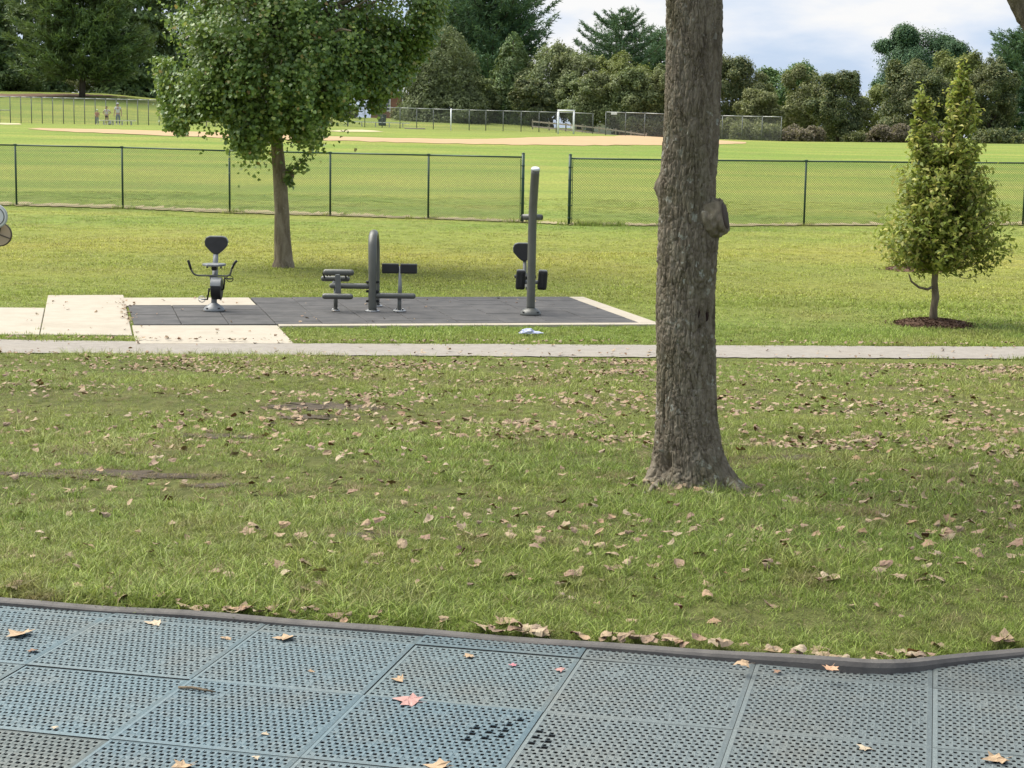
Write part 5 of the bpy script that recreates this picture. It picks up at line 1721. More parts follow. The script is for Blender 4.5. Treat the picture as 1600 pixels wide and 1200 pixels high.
# -- sit-up / leg machine with the tall arched column
sm = empty('bench_station', base_on_pad(582, 486.5)); tag(sm, 'grey multi bench station with arched column and two black pads mid pad', 'exercise machine')
col = [(0, 0, 0), (0, 0, .3), (0, 0, .6), (-.004, .02, .85), (-.010, .07, 1.0), (-.012, .16, 1.10), (-.012, .29, 1.14), (-.012, .45, 1.13), (-.012, .60, 1.06), (-.012, .70, .95), (-.012, .74, .8), (-.012, .74, .4), (-.012, .74, 0)]
f_ = []
for i in range(len(col) - 1):
    for k in range(4): f_.append(Vector(col[i]).lerp(Vector(col[i + 1]), k / 4))
f_.append(Vector(col[-1])); f_ = [f_[0]] + [(f_[i - 1] + f_[i] + f_[i + 1]) / 3 for i in range(1, len(f_) - 1)] + [f_[-1]]
cm = MB().tube(f_, .064, 20).build('arched_column', M_GREYM, sm)
def flange(root, x, y, r_, t=.016):
    p = MB().lathe([(r_, 0), (r_, t), (r_ - .006, t + .003), (.02, t + .003)], 20, (x, y, 0)).build('base_plate', M_STEEL, root)
    for k in range(4):
        a = PI / 4 + k * PI / 2
        MB().lathe([(.012, 0), (.012, .020), (.006, .024)], 8, (x + math.cos(a) * r_ * .78, y + math.sin(a) * r_ * .78, t)).build('bolt', M_BLACK if k % 2 else M_STEEL, p)
flange(sm, 0, 0, .105); flange(sm, -.012, .74, .105)
for z in (.44, .30, .155):
    for s in (-1, 1):
        MB().tube([(s * .055, -.01, z), (s * .088, -.01, z)], .020, 10).tube([(s * .088, -.01, z), (s * .097, -.01, z)], .014, 8).build('collar_bolt', M_BLACK, cm)
MB().capsule((-.645, 0, .375), (-.03, 0, .375), .043, 14).build('long_arm', M_GREYM, sm)
MB().capsule((.03, 0, .238), (.645, 0, .238), .043, 14).build('seat_arm', M_GREYM, sm)
MB().tube([(.40, .02, .0), (.40, .02, .20)], .031, 12).build('support_leg', M_GREYM, sm); flange(sm, .40, .02, .095, .022)
MB().tube([(-.55, 0, 0), (-.55, 0, .36)], .031, 12).build('support_leg', M_GREYM, sm); flange(sm, -.55, 0, .062)
MB().tube([(.405, .02, .24), (.405, .06, .40), (.395, .12, .67)], [.034, .028, .018], 12).build('pad_stem', M_GREYL, sm)
for cx in (.255, .53):
    p_ = MB().box((cx, .10, .635), (.250, .05, .142), Matrix.Rotation(-.10, 3, 'X'), .018).build('back_pad', M_BLACK, sm)
    MB().box((cx, .132, .637), (.252, .012, .146), Matrix.Rotation(-.10, 3, 'X'), .004).build('pad_plate', M_GREYL, p_)
MB().box((.395, .14, .63), (.12, .02, .05), None, .004).build('pad_bracket', M_GREYL, sm)
MB().capsule((-.745, .06, .57), (-.28, .06, .57), .047, 16).build('top_roller', M_GREYM, sm)
MB().capsule((-.805, .30, .455), (-.365, .30, .455), .042, 16).build('rear_roller', M_GREYM, sm)
MB().capsule((-.730, -.22, .238), (-.268, -.22, .238), .043, 16).build('front_roller', M_GREYM, sm)
m = MB(); m.prism([(-.042, .27), (-.03, .255), (.03, .255), (.042, .27), (.042, .53), (.03, .56), (-.03, .56), (-.042, .53)], 'y', -.10, -.065, .012)
m.V = [(v[0] - .505, v[1] - .02 + (.42 - v[2]) * .45, v[2]) for v in m.V]; m.build('upright_bar', M_GREYL, sm)
for x, z, y in ((-.745, .52, .16), (-.42, .52, .16)):
    MB().tube([(x, .06, .56), (x, .18, .51), (x, .30, .46)], .014, 8).build('roller_bracket', M_BLACK, sm)
for x in (-.68, -.64, -.36): MB().lathe([(.010, 0), (.010, .014)], 8, (x, .05, .510)).build('bolt', M_BLACK, sm)
MB().tube([(-.60, 0, .37), (-.575, .02, .44)], .02, 8).build('lever', M_GREYL, sm)

# -- seated lift machine with the tall pole
lm_ = empty('lift_machine', base_on_pad(829, 491.5)); tag(lm_, 'tall grey pole exercise machine with seat and paddles at the right end of the pad', 'exercise machine')
m = MB().lathe([(.150, 0), (.150, .012), (.142, .04), (.11, .072), (.075, .09), (.066, .095)], 26); dome = m.build('base_cover', M_GREYM, lm_)
for a in (-.75, -2.4, .9, 2.2): MB().box((math.cos(a) * .132, math.sin(a) * .132, .045), (.04, .03, .012), Matrix.Rotation(a, 3, 'Z')).build('bolt_slot', M_BLACK, dome)
pp = [Vector((0, 0, .07)), Vector((.002, 0, .4)), Vector((.003, 0, .8)), Vector((.004, 0, 1.2)), Vector((.008, -.02, 1.5)), Vector((.018, -.07, 1.75)), Vector((.032, -.17, 2.06))]
f_ = []
for i in range(len(pp) - 1):
    for k in range(6): f_.append(pp[i].lerp(pp[i + 1], k / 6))
f_.append(pp[-1]); f_ = [f_[0]] + [(f_[i - 1] + f_[i] + f_[i + 1]) / 3 for i in range(1, len(f_) - 1)] + [f_[-1]]
po = MB().tube(f_, .0605, 22).build('pole', M_GREYM, lm_)
dr = (f_[-1] - f_[-2]).normalized(); MB().tube([f_[-1] - dr * .004, f_[-1] + dr * .012, f_[-1] + dr * .03], [.064, .064, .05], 22).build('end_cap', M_CAP, po)
cb = MB().tube([(-.135, .02, 1.385), (.135, .02, 1.385)], .042, 14).build('cross_bar', M_GREYM, lm_)
for s in (-1, 1): MB().lathe([(.042, 0), (.034, .012), (.016, .02)], 12).build('bar_end', M_BLACK, cb).matrix_local = Matrix.Translation((s * .134, .02, 1.385)) @ Matrix.Rotation(s * PI / 2, 4, 'Y')
MB().tube([(0, .0, .34), (-.04, .30, .36), (-.08, .62, .42), (-.09, .74, .55), (-.09, .80, .78)], [.04, .04, .035, .03, .026], 12).build('seat_frame', M_GREYM, lm_)
m = MB(); m.prism([(-.16, .05), (-.09, .15), (.09, .15), (.16, .05), (.16, -.08), (.07, -.18), (-.07, -.18), (-.16, -.08)], 'z', .475, .515, .012); m.V = [(v[0] - .08, v[1] + .58, v[2]) for v in m.V]; m.build('seat', M_BLACK, lm_)
m = shield(MB(), -.10, .70, .962, .33, .74, .05, .1); br = m.build('backrest', M_BPAD, lm_)
shield(MB(), -.10, .695, .970, .34, .765, .045, .1).build('backrest_shell', M_GREYL, br)
MB().tube([(-.16, .22, .445), (.17, .22, .445)], .028, 12).build('paddle_axle', M_GREYL, lm_)
for s, cx in ((-1, -.150), (1, .165)):
    pd = MB().box((cx, .20, .475), (.135, .07, .275), Matrix.Rotation(.05, 3, 'Y') if s < 0 else Matrix.Rotation(.07, 3, 'Y'), .030).build('leg_paddle', M_BLACK, lm_)
    MB().box((cx, .225, .485), (.128, .05, .28), Matrix.Rotation(.05, 3, 'Y'), .024).build('paddle_back', M_GREYL, pd)
    MB().box((cx - s * .01, .160, .475), (.03, .012, .20), Matrix.Rotation(.05, 3, 'Y'), .004).build('paddle_bracket', M_BPAD, pd)
for o_, k_ in ((bk, .965), (sm, .945), (lm_, .985)): o_.scale = (k_, k_, k_)

# -- two tilted discs on a post at the left edge
dp = gp(-52, 610)
ds = empty('disc_panel', Vector((dp.x, dp.y, gh(dp.x, dp.y)))); tag(ds, 'white disc above a tan disc on a post at the left edge of the picture', 'play panel')
YD = dp.y
def dl(px, py, dy=0.0):
    p = at(px, py, YD + dy); return Vector((p.x - dp.x, dy, p.z - gh(dp.x, dp.y)))
M_TAN = pmat('tan_plastic', (.52, .40, .28), (.47, .36, .25), 8, .6, .1, .001)
M_DKRIM = pmat('dark_brown_rim', (.10, .08, .065), (.08, .065, .05), 8, .6, .1, .001)
pt_ = dl(-22, 352, .06)
MB().tube([Vector((pt_.x, .06, -.15)), Vector((pt_.x, .06, pt_.z + .25))], .038, 14).build('post', M_GREYM, ds)
def disc(c, r_, mat, rim, sx, rotz, nm, sz=1.0):
    o = MB(); pr = [(r_ * .985 * math.cos(t), r_ * .985 * math.sin(t) * sz) for t in np.linspace(0, 2 * PI, 36, endpoint=False)]
    o.prism(pr, 'y', -.012, .012); ob = o.build(nm, mat, ds)
    Mx = Matrix.Translation(c) @ Matrix.Rotation(rotz, 4, 'Z')
    ob.matrix_local = Mx
    rg = MB().tube([(r_ * math.cos(t), 0, r_ * math.sin(t) * sz) for t in np.linspace(0, 2 * PI, 40, endpoint=False)], .009, 8, closed=True).build('rim', rim, ob)
    return ob
ppm_d = FPX / YD
d1 = disc(dl(-7, 338), 17.5 / ppm_d, M_WHITE, M_CAP, 1, 0.0, 'white_disc', 1.0)
MB().tube([(14 / ppm_d * math.cos(t), -.014, 14 / ppm_d * math.sin(t)) for t in np.linspace(0, 2 * PI, 40, endpoint=False)], .004, 6, closed=True).build('inner_ring', M_GREYM, d1)
MB().lathe([(.02, 0), (.02, .012), (.01, .018)], 10).build('hub', M_GREYM, d1).matrix_local = Matrix.Translation((0, -.012, 0)) @ Matrix.Rotation(PI / 2, 4, 'X')
d2 = disc(dl(-1, 366, .05), 18.5 / ppm_d, M_TAN, M_DKRIM, 1, 0.0, 'tan_disc', .95)
for ang in (-.35, 1.3, 2.8):
    MB().box((9 / ppm_d * math.cos(ang), -.016, 9 / ppm_d * math.sin(ang)), (18 / ppm_d, .008, .008), Matrix.Rotation(-ang, 3, 'Y')).build('spoke', M_DKRIM, d2)

# ================================================================== FAR FIELD
def bench(name, label, a, b, z, w, mat, legm, nleg):
    base = (Vector(a) + Vector(b)) / 2; root = empty(name, Vector((base.x, base.y, h(base.x, base.y)))); tag(root, label, 'bench')
    A = Vector((a.x - base.x, a.y - base.y, h(a.x, a.y) - root.location.z)); B = Vector((b.x - base.x, b.y - base.y, h(b.x, b.y) - root.location.z))
    d = B - A; ang = math.atan2(d.y, d.x)
    c = (A + B) / 2 + Vector((0, 0, z)); tl = -math.atan2(d.z, math.hypot(d.x, d.y))
    MB().box(c, (d.length, w, .07), Matrix.Rotation(ang, 3, 'Z') @ Matrix.Rotation(tl, 3, 'Y')).build('seat_plank', mat, root)
    for k in range(nleg):
        p = A.lerp(B, (k + .5) / nleg); MB().box(p + Vector((0, 0, z / 2 - .04)), (.06, w * .8, z + .0), Matrix.Rotation(ang, 3, 'Z')).build('leg', legm, root)
    return root
bench('long_bench', 'long pale bench in front of the three people at the far left fence', px_at(155, 145.2), px_at(212, 146.6), .36, .3, M_BENCH, M_GALV, 4)
bench('long_bench', 'long white bench beside the dark green bin behind the ball field', px_at(533, 171), px_at(640, 172.5), .42, .3, M_WHITE, M_GALV, 5)
bench('dugout_bench', 'low brown wooden bench below the left ginkgo branches at the field edge', px_at(316, 147), px_at(356, 147.5), .42, .5, M_WOOD, M_WOOD, 3)
# white slab beside the bench
p = px_at(648, 168)
sl = MB().box((0, 0, .05), (1.9, .9, .12), None, .02).build('pale_slab', M_CONC); sl.location = p; tag(sl, 'pale concrete slab on the grass at the end of the white bench', 'slab')
# bin
p = px_at(597, 176)
M_BIN = pmat('dark_green_plastic', (.035, .055, .05), (.03, .045, .042), 3, .5, 0)
bn = empty('wheeled_bin', p); tag(bn, 'dark green wheeled bin behind the white bench by the brick house', 'bin')
m = MB(); m.prism([(-.32, 0), (.32, 0), (.40, 1.0), (-.40, 1.0)], 'y', -.33, .33, .03); m.build('body', M_BIN, bn)
MB().box((0, 0, 1.04), (.86, .76, .07), None, .025).build('lid', M_BIN, bn); MB().box((.05, -.335, .80), (.16, .008, .10)).build('sticker', M_WHITE, bn)
for s in (-1, 1): MB().tube([(s * .30, .30, .12), (s * .36, .30, .12)], .12, 12).build('wheel', M_BLACK, bn)
# white pole and grey post
p = px_at(704.5, 165); wp = MB().tube([(0, 0, -.1), (0, 0, 1.95)], .06, 10).ball((0, 0, 1.95), .062, 10, 6).build('foul_pole', M_WHITE); wp.location = p; tag(wp, 'thin white pole at the back of the ball field left of the goal frame', 'pole')
# goal frame seen almost end on
p = px_at(884, 158)
gl = empty('goal_frame', p); tag(gl, 'white rectangular goal frame at the back of the ball field', 'goal')
gw = m_px(24, 158)
for s in (-1, 1): MB().tube([(s * gw / 2, 0, -.1), (s * gw / 2, 0, 2.0)], .085, 12).build('goal_post', M_WHITE, gl)
MB().tube([(-gw / 2 - .085, 0, 2.0), (gw / 2 + .085, 0, 2.0)], .085, 12).build('crossbar', M_WHITE, gl)
for s in (-1, 1): MB().tube([(s * gw / 2, .02, 1.95), (s * gw / 2 * .96, .75, .9), (s * gw / 2 * .96, 1.1, .05)], .025, 8).build('rear_stay', M_GALV, gl)
# sign on the fence
p = px_at(958.5, 157.4); sg = MB().box((0, -.06, 1.9), (.52, .015, .20)).build('fence_sign', M_WHITE); sg.location = p; tag(sg, 'small white sign hung on the top rail of the far fence', 'sign')
# split-rail fence running down to the right
rp = [(832, 184), (858, 182), (884, 180), (910, 178), (936, 177), (962, 176), (986, 175), (1010, 174)]
rpts = []
tops = [189, 191.5, 194, 196.5, 199.5, 203, 206.5, 210]
for (px_, Y_), ty in zip(rp, tops):
    q = px_at(px_, Y_); rpts.append(q)
rfn = empty('rail_fence', rpts[0]); tag(rfn, 'weathered wooden rail fence sloping down behind the white goal frame', 'fence')
b0 = rpts[0]
zt = [at(px_, ty, Y_).z for (px_, Y_), ty in zip(rp, tops)]
for q, z in zip(rpts, zt):
    MB().box(q - b0 + Vector((0, 0, (z - q.z) / 2)), (.14, .14, abs(z - q.z) + .3), None, .01).build('post', M_WOOD, rfn)
for i in range(len(rpts) - 1):
    for dz in (-.05, -.55):
        a = rpts[i] - b0; b = rpts[i + 1] - b0
        a = Vector((a.x, a.y - .08, zt[i] - b0.z + dz)); b = Vector((b.x, b.y - .08, zt[i + 1] - b0.z + dz)); d = b - a
        R = Matrix.Rotation(math.atan2(d.y, d.x), 3, 'Z') @ Matrix.Rotation(-math.atan2(d.z, math.hypot(d.x, d.y)), 3, 'Y')
        MB().box((a + b) / 2, (d.length, .05, .14), R).build('rail', M_WOOD, rfn)

# houses beyond the crest
M_BRICK = pmat('old_brick', (.30, .155, .11), (.24, .12, .09), 1.5, .9, .2)
M_ROOFG = pmat('grey_shingle', (.30, .31, .33), (.24, .25, .27), 1.2, .9, .2)
M_ROOFP = pmat('pale_roof', (.56, .57, .58), (.50, .51, .52), 1.0, .8, .1)
M_SIDE = pmat('cream_siding', (.70, .62, .47), (.64, .56, .42), .8, .8, .1)
M_SIDEW = pmat('white_siding', (.78, .78, .77), (.70, .70, .70), .8, .7, .1)
M_GLASS = pmat('window_glass', (.05, .06, .07), (.09, .10, .11), .6, .12, 0, spec=.6)
def house(name, label, base, w, d, hw, hr, wall, roof, ridge='x', windows=(), door=None, chimney=None, vent=None):
    root = empty(name, base); tag(root, label, 'house')
    MB().box((0, 0, hw / 2 - .6), (w, d, hw + 1.2)).build('wall', wall, root)
    m = MB()
    if ridge == 'x':
        m.prism([(-d / 2 - .35, hw - .05), (d / 2 + .35, hw - .05), (0, hw + hr)], 'x', -w / 2 - .3, w / 2 + .3)
        ro = m.build('roof', roof, root)
    else:
        g = MB(); g.prism([(-w / 2, hw), (w / 2, hw), (0, hw + hr - .12)], 'y', -d / 2, d / 2); g.build('gable', wall, root)
        for s in (-1, 1):
            L = math.hypot(w / 2 + .35, hr * (w / 2 + .35) / (w / 2)); an = math.atan2(hr, w / 2)
            m.box((s * (w / 4 + .08), 0, hw + hr / 2 - .03), (L, d + .6, .14), Matrix.Rotation(s * an, 3, 'Y'))
        ro = m.build('roof', roof, root)
    if chimney: MB().box(chimney, (.8, .6, 1.6)).build('chimney', M_BRICK, ro)
    for (x, z, ww, wh) in windows:
        f = MB().box((x, -d / 2 - .03, z), (ww + .24, .06, wh + .24)).build('window', M_WHITE, root)
        MB().box((x, -d / 2 - .066, z + wh * .25), (ww, .02, wh * .46)).build('pane', M_GLASS, f); MB().box((x, -d / 2 - .066, z - wh * .25), (ww, .02, wh * .46)).build('pane', M_GLASS, f)
    if door: MB().box((door[0], -d / 2 - .03, 1.05), (1.0, .06, 2.1)).build('door', M_BLACK, root)
    if vent: g2 = MB(); g2.prism([(-vent[0], vent[1]), (vent[0], vent[1]), (0, vent[1] + vent[0] * 1.6)], 'y', -d / 2 - .05, -d / 2 - .01); g2.build('gable_vent', M_BARK3, root)
    return root
b = px_at(640, 216); house('brick_house', 'red brick house with a white sash window behind the bin', b, 8.6, 8, 2.9, 2.2, M_BRICK, M_ROOFG, 'x', ((-2.55, 1.75, .85, 1.5), (-.3, 2.2, .5, .9)), (2.6,), (3, 0, 5.0))
def house_at(px, pytop, Y, hw, hr, **kw):
    top = at(px, pytop, Y); return Vector((top.x, top.y, top.z - hw - hr))
house('gable_house', 'cream gable house with a dark triangular vent under the cedar', house_at(746, 171, 236, 2.6, 1.7), 9.0, 9, 2.6, 1.7, M_SIDE, M_ROOFP, 'y', (), None, None, (.40, 2.75))
house('gable_house', 'grey gable house between the cedar and the rail fence', house_at(818, 176, 240, 2.6, 1.6), 7.5, 9, 2.6, 1.6, M_SIDEW, M_ROOFP, 'y')
house('white_house', 'white house glimpsed through the trees right of the goal frame', house_at(940, 166, 214, 2.8, 1.8), 7.0, 8, 2.8, 1.8, M_SIDEW, M_ROOFG, 'x', ((-1.5, 1.7, .9, 1.4), (1.4, 1.7, .9, 1.4)))
house('white_house', 'white house glimpsed through brush right of the maple trunk', house_at(1153, 186, 205, 2.6, 1.7), 3.6, 7, 2.6, 1.7, M_SIDEW, M_ROOFG, 'y')
house('grey_house', 'grey house with brick base low behind the fence left of the maple trunk', house_at(1012, 184, 200, 2.4, 1.2), 6.5, 7, 2.4, 1.2, M_BRICK, M_ROOFP, 'x')
house('white_house', 'white house hidden in the trees left of the brown evergreen trunk', house_at(106, 132, 240, 2.8, 1.2), 4.2, 7, 2.8, 1.2, M_SIDEW, M_ROOFG, 'x', ((-.8, 1.6, .5, 1.6), (.7, 1.6, .5, 1.6)))

# ================================================================== PEOPLE
def skinned(name, J, edges, mat, parent=None, root=0, sub=2):
    me = bpy.data.meshes.new(name); me.from_pydata([j[0] for j in J], edges, []); me.update()
    me.materials.append(mat)
    o = bpy.data.objects.new(name, me); link(o, parent)
    md = o.modifiers.new('skin', 'SKIN'); md.use_smooth_shade = True
    if not me.skin_vertices: 
        bm = bmesh.new(); bm.from_mesh(me); bm.verts.layers.skin.verify(); bm.to_mesh(me); bm.free()
    for i, j in enumerate(J):
        sv = me.skin_vertices[0].data[i]; r_ = j[1]
        sv.radius = r_ if isinstance(r_, tuple) else (r_, r_); sv.use_root = (i == root)
    s = o.modifiers.new('sub', 'SUBSURF'); s.levels = 1; s.render_levels = sub
    return o
def chain(*ids): return [(a, b) for a, b in zip(ids[:-1], ids[1:])]

M_SKIN = pmat('skin', (.38, .25, .18), (.35, .23, .17), 5, .55, 0)
def person(base, ht, rz, label, arms, shirt, trousers, hair, hat=None, legs=(.10, .10), shorts=False, prop=None):
    """figure facing -Y in its own frame; arms = ((elbow, wrist) left, right) in units of height"""
    k = ht
    root = empty('person', base, rz); tag(root, label, 'person')
    J = []; E = []
    def add(x, y, z, r_): J.append(((x * k, y * k, z * k), r_ * k if not isinstance(r_, tuple) else (r_[0] * k, r_[1] * k))); return len(J) - 1
    pel = add(0, 0, .52, (.085, .058)); waist = add(0, .005, .61, (.078, .05)); chest = add(0, .005, .72, (.092, .058)); neck0 = add(0, .005, .815, .036); neck = add(0, -.004, .845, .030)
    hd0 = add(0, -.010, .885, (.042, .048)); hd = add(0, -.010, .935, (.046, .056)); hd1 = add(0, -.004, .978, (.032, .038))
    E += chain(pel, waist, chest, neck0, neck, hd0, hd, hd1)
    hands = []
    for s, (el, wr) in zip((-1, 1), arms):
        sh = add(s * .098, .005, .795, .040); e_ = add(el[0], el[1], el[2], .029); w_ = add(wr[0], wr[1], wr[2], .020)
        E += [(chest, sh)] + chain(sh, e_, w_)
        d = (Vector(wr) - Vector(el)).normalized()
        pm = Vector(wr) + d * .035; palm = add(*pm, (.022, .013)); E.append((w_, palm))
        side = d.cross(Vector((0, 1, 0))); side = side.normalized() if side.length > .1 else Vector((1, 0, 0))
        for q, ln in ((-.018, .036), (-.006, .042), (.006, .040), (.018, .032)):
            a = pm + d * .020 + side * q; b_ = a + d * ln * .55; c_ = a + d * ln + Vector((0, -.008, 0))
            i1 = add(*a, .0052); i2 = add(*b_, .0050); i3 = add(*c_, .0042); E += [(palm, i1), (i1, i2), (i2, i3)]
        t0 = pm + side * (-.024) ; t1 = t0 - side * .012 + d * .022
        i1 = add(*t0, .006); i2 = add(*t1, .005); E += [(palm, i1), (i1, i2)]
    LEGS = []
    for s, yk in zip((-1, 1), legs):
        hp = add(s * .052, 0, .49, .056); kn = add(s * .060, -.012 + yk * .3, .275, .036); an = add(s * .062, yk * .4, .05, .024); ft = add(s * .066, yk * .4 - .075, .018, .022)
        E += [(pel, hp)] + chain(hp, kn, an, ft); LEGS.append((s, yk))
    body = skinned('body', J, E, M_SKIN, root)
    # clothing a little outside the body
    T = [((0, 0, .50 * k), (.093 * k, .064 * k)), ((0, .005 * k, .61 * k), (.090 * k, .060 * k)), ((0, .005 * k, .72 * k), (.103 * k, .067 * k)), ((0, .005 * k, .812 * k), (.046 * k, .042 * k))]
    Et = chain(0, 1, 2, 3)
    for s, (el, wr) in zip((-1, 1), arms):
        a = len(T); T.append(((s * .100 * k, .005 * k, .79 * k), .049 * k))
        m_ = Vector((s * .1, .005, .79)).lerp(Vector(el), .6); T.append(((m_.x * k, m_.y * k, m_.z * k), .043 * k)); Et += [(2, a), (a, a + 1)]
    skinned('shirt', T, Et, shirt, root)
    T = [((0, 0, .545 * k), (.090 * k, .064 * k)), ((0, 0, .50 * k), (.088 * k, .064 * k))]; Et = [(0, 1)]
    for s, yk in LEGS:
        a = len(T); T.append(((s * .053 * k, 0, .47 * k), .063 * k))
        if shorts:
            T.append(((s * .057 * k, (-.006 + yk * .15) * k, .36 * k), .056 * k)); Et += [(1, a), (a, a + 1)]
        else:
            T.append(((s * .060 * k, (-.012 + yk * .3) * k, .275 * k), .046 * k)); T.append(((s * .062 * k, yk * .4 * k, .06 * k), .036 * k)); Et += [(1, a), (a, a + 1), (a + 1, a + 2)]
    skinned('trousers', T, Et, trousers, root)
    for s, yk in LEGS:
        sh = MB().ball((s * .066 * k, (yk * .4 - .035) * k, .024 * k), (.030 * k, .072 * k, .026 * k), 10, 6).build('shoe', M_WHITE, root)
    hm = MB().ball((0, .006 * k, .945 * k), (.052 * k, .060 * k, .058 * k), 12, 8)
    hm.V = [(v[0], v[1] if v[1] > -.03 * k or v[2] > .965 * k else v[1] + .03 * k, v[2]) for v in hm.V]
    hm.build('hair', hair, root)
    for s in (-1, 1): MB().ball((s * .020 * k, -.062 * k, .935 * k), .0055 * k, 8, 5).build('eye', M_BLACK, root)
    MB().ball((0, -.066 * k, .922 * k), (.007 * k, .010 * k, .014 * k), 8, 5).build('nose', M_SKIN, root)
    MB().box((0, -.060 * k, .900 * k), (.026 * k, .006 * k, .005 * k)).build('mouth', pmat('lip', (.35, .14, .12)), root)
    if hat:
        hh = MB().ball((0, .003 * k, .965 * k), (.058 * k, .064 * k, .048 * k), 14, 8); hh.box((0, -.075 * k, .958 * k), (.085 * k, .07 * k, .010 * k), None, .004); hh.build('cap', hat, root)
    return root
M_SHW = pmat('white_cloth', (.52, .52, .52), (.46, .46, .47), 6, .85, .2)
M_SHO = pmat('coral_cloth', (.48, .26, .19), (.43, .23, .17), 6, .85, .2)
M_SHP = pmat('pale_top', (.50, .46, .43), (.45, .42, .40), 6, .85, .2)
M_JEAN = pmat('grey_denim', (.22, .25, .30), (.17, .20, .25), 8, .85, .2)
M_SHORT = pmat('dark_shorts', (.06, .06, .075), (.05, .05, .06), 8, .85, .2)
M_HAIRD = pmat('dark_hair', (.045, .03, .022), (.03, .02, .015), 20, .6, .2)
M_GCAP = pmat('grey_cap', (.40, .40, .41), (.34, .34, .35), 8, .8, .1)
down = lambda s: ((s * .15, .02, .63), (s * .165, -.03, .475))
hips = lambda s: ((s * .235, .05, .655), (s * .115, -.02, .555))
bent = lambda s: ((s * .15, -.01, .64), (s * .12, -.13, .60))
p = px_at(184.5, 147.0); person(p, 1.76, .15, 'tall person in white shirt and grey trousers standing behind the far left fence', (down(-1), down(1)), M_SHW, M_JEAN, M_HAIRD, M_GCAP)
p = px_at(167.0, 146.8); person(p, 1.48, -.2, 'person with hands on hips in pale top and dark shorts, between the other two', (hips(-1), hips(1)), M_SHP, M_SHORT, M_HAIRD, None, (.08, .12), True)
p = px_at(152.0, 146.4); person(p, 1.20, .3, 'child in coral top and white cap standing at the end of the long bench', (bent(-1), bent(1)), M_SHO, M_JEAN, M_HAIRD, M_SHW, (.12, .08))
# a white equipment bag on the grass by them
p = px_at(171.5, 145.6)
eb = MB().ball((0, 0, .17), (.16, .14, .20), 12, 8); eb.V = [(v[0] * (1 + .15 * math.sin(v[2] * 30)), v[1], max(v[2], 0)) for v in eb.V]; ebo = eb.build('equipment_bag', M_SHW); ebo.location = p
tag(ebo, 'small white bag on the grass at the feet of the people', 'bag')

# ---- crumpled bluish rag in the grass in front of the pole machine
M_RAG = pmat('pale_blue_plastic', (.34, .37, .60), (.48, .50, .58), 14, .5, .5, .004)
p = gp(826, 525)
rng_ = np.random.default_rng(5)
bm = bmesh.new(); bmesh.ops.create_icosphere(bm, subdivisions=4, radius=1)
Vv = np.array([v.co[:] for v in bm.verts]); nn = fbm(Vv * 2.0 + 3, 3, 6); n2 = 1 - np.abs(fbm(Vv * 3.6, 3, 8) * 2 - 1)
for v, a, b_ in zip(bm.verts, nn, n2):
    q = .55 + .7 * a + .35 * b_
    x = v.co.x * .125 * q; z = max(-.01, v.co.z * .062 * q)
    if v.co.x > .35: x += (v.co.x - .35) * .14; z *= .45
    v.co = Vector((x, v.co.y * .085 * q, z + .045))
me = bpy.data.meshes.new('crumpled_rag'); bm.to_mesh(me); bm.free(); me.materials.append(M_RAG)
rag = bpy.data.objects.new('crumpled_rag', me); link(rag); rag.scale = (.8, .8, .72); rag.location = (p.x, p.y, h(p.x, p.y) + .01)
tag(rag, 'crumpled pale blue plastic bag lying in the grass before the pole machine', 'litter')

# ================================================================== FALLEN LEAVES
def maple_leaf(seed, curl, flat_=False):
    """lobed or oval leaf about 1 unit long with a stalk, rolled about a slanting axis like a dry leaf"""
    r = np.random.default_rng(seed)
    if flat_ or seed % 3 == 0:
        tips = [(-.16, .06), (-.46, .02), (-.34, .22), (-.52, .46), (-.27, .48), (-.20, .66), (0, .98), (.20, .66), (.27, .48), (.52, .46), (.34, .22), (.46, .02), (.16, .06)]
    elif seed % 3 == 1:
        tips = [(-.14, .04), (-.38, .10), (-.44, .34), (-.36, .58), (-.22, .74), (0, .96), (.20, .76), (.38, .60), (.42, .34), (.36, .10), (.14, .04)]
    else:
        tips = [(-.10, .05), (-.27, .2), (-.33, .45), (-.24, .75), (0, 1.0), (.24, .75), (.33, .45), (.27, .2), (.10, .05)]
    rim = [(x + r.normal() * .03, y + r.normal() * .03) for x, y in tips] + [(0, .02)]
    mid = [(x * .55, .40 + (y - .40) * .55) for x, y in rim]
    P2 = [(0, .40)] + mid + rim; n = len(rim)
    F = [(0, 1 + i, 1 + (i + 1) % n) for i in range(n)] + [(1 + i, 1 + n + i, 1 + n + (i + 1) % n, 1 + (i + 1) % n) for i in range(n)]
    a = r.uniform(0, PI); ca_, sa_ = math.cos(a), math.sin(a); k = curl * 2.0; tw = r.normal() * .5 * curl
    out = []
    for x, y in P2:
        u = x * ca_ + (y - .4) * sa_; v = -x * sa_ + (y - .4) * ca_
        ang = u * (k + tw * v * 2) + 1e-4; kk = k + tw * v * 2 + 1e-3
        uu_ = math.sin(ang) / kk; z = (1 - math.cos(ang)) / kk + .12 * curl * v * v + r.normal() * .022
        out.append((uu_ * ca_ - v * sa_, uu_ * sa_ + v * ca_, z if seed % 2 else -z))
    b = len(out); zs = out[n * 2][2]; x0, y0 = out[n * 2][0], out[n * 2][1]
    out += [(x0 - .012, y0, zs), (x0 + .012, y0, zs), (x0 + .03, y0 - .34, zs + .05), (x0 + .015, y0 - .34, zs + .05)]
    F.append((b, b + 1, b + 2, b + 3))
    out = np.array(out); out[:, 2] -= out[:-4, 2].min()
    me = bpy.data.meshes.new('fallen_leaf'); me.from_pydata([tuple(v) for v in out], [], F); me.update(); me.materials.append(M_FALL)
    return me
LV = [maple_leaf(k, c) for k, c in enumerate((.3, .7, 1.1, .5, 1.5, .8, .4, .9, 1.8, .6, 1.2, 1.0))]
flat_mat = {}
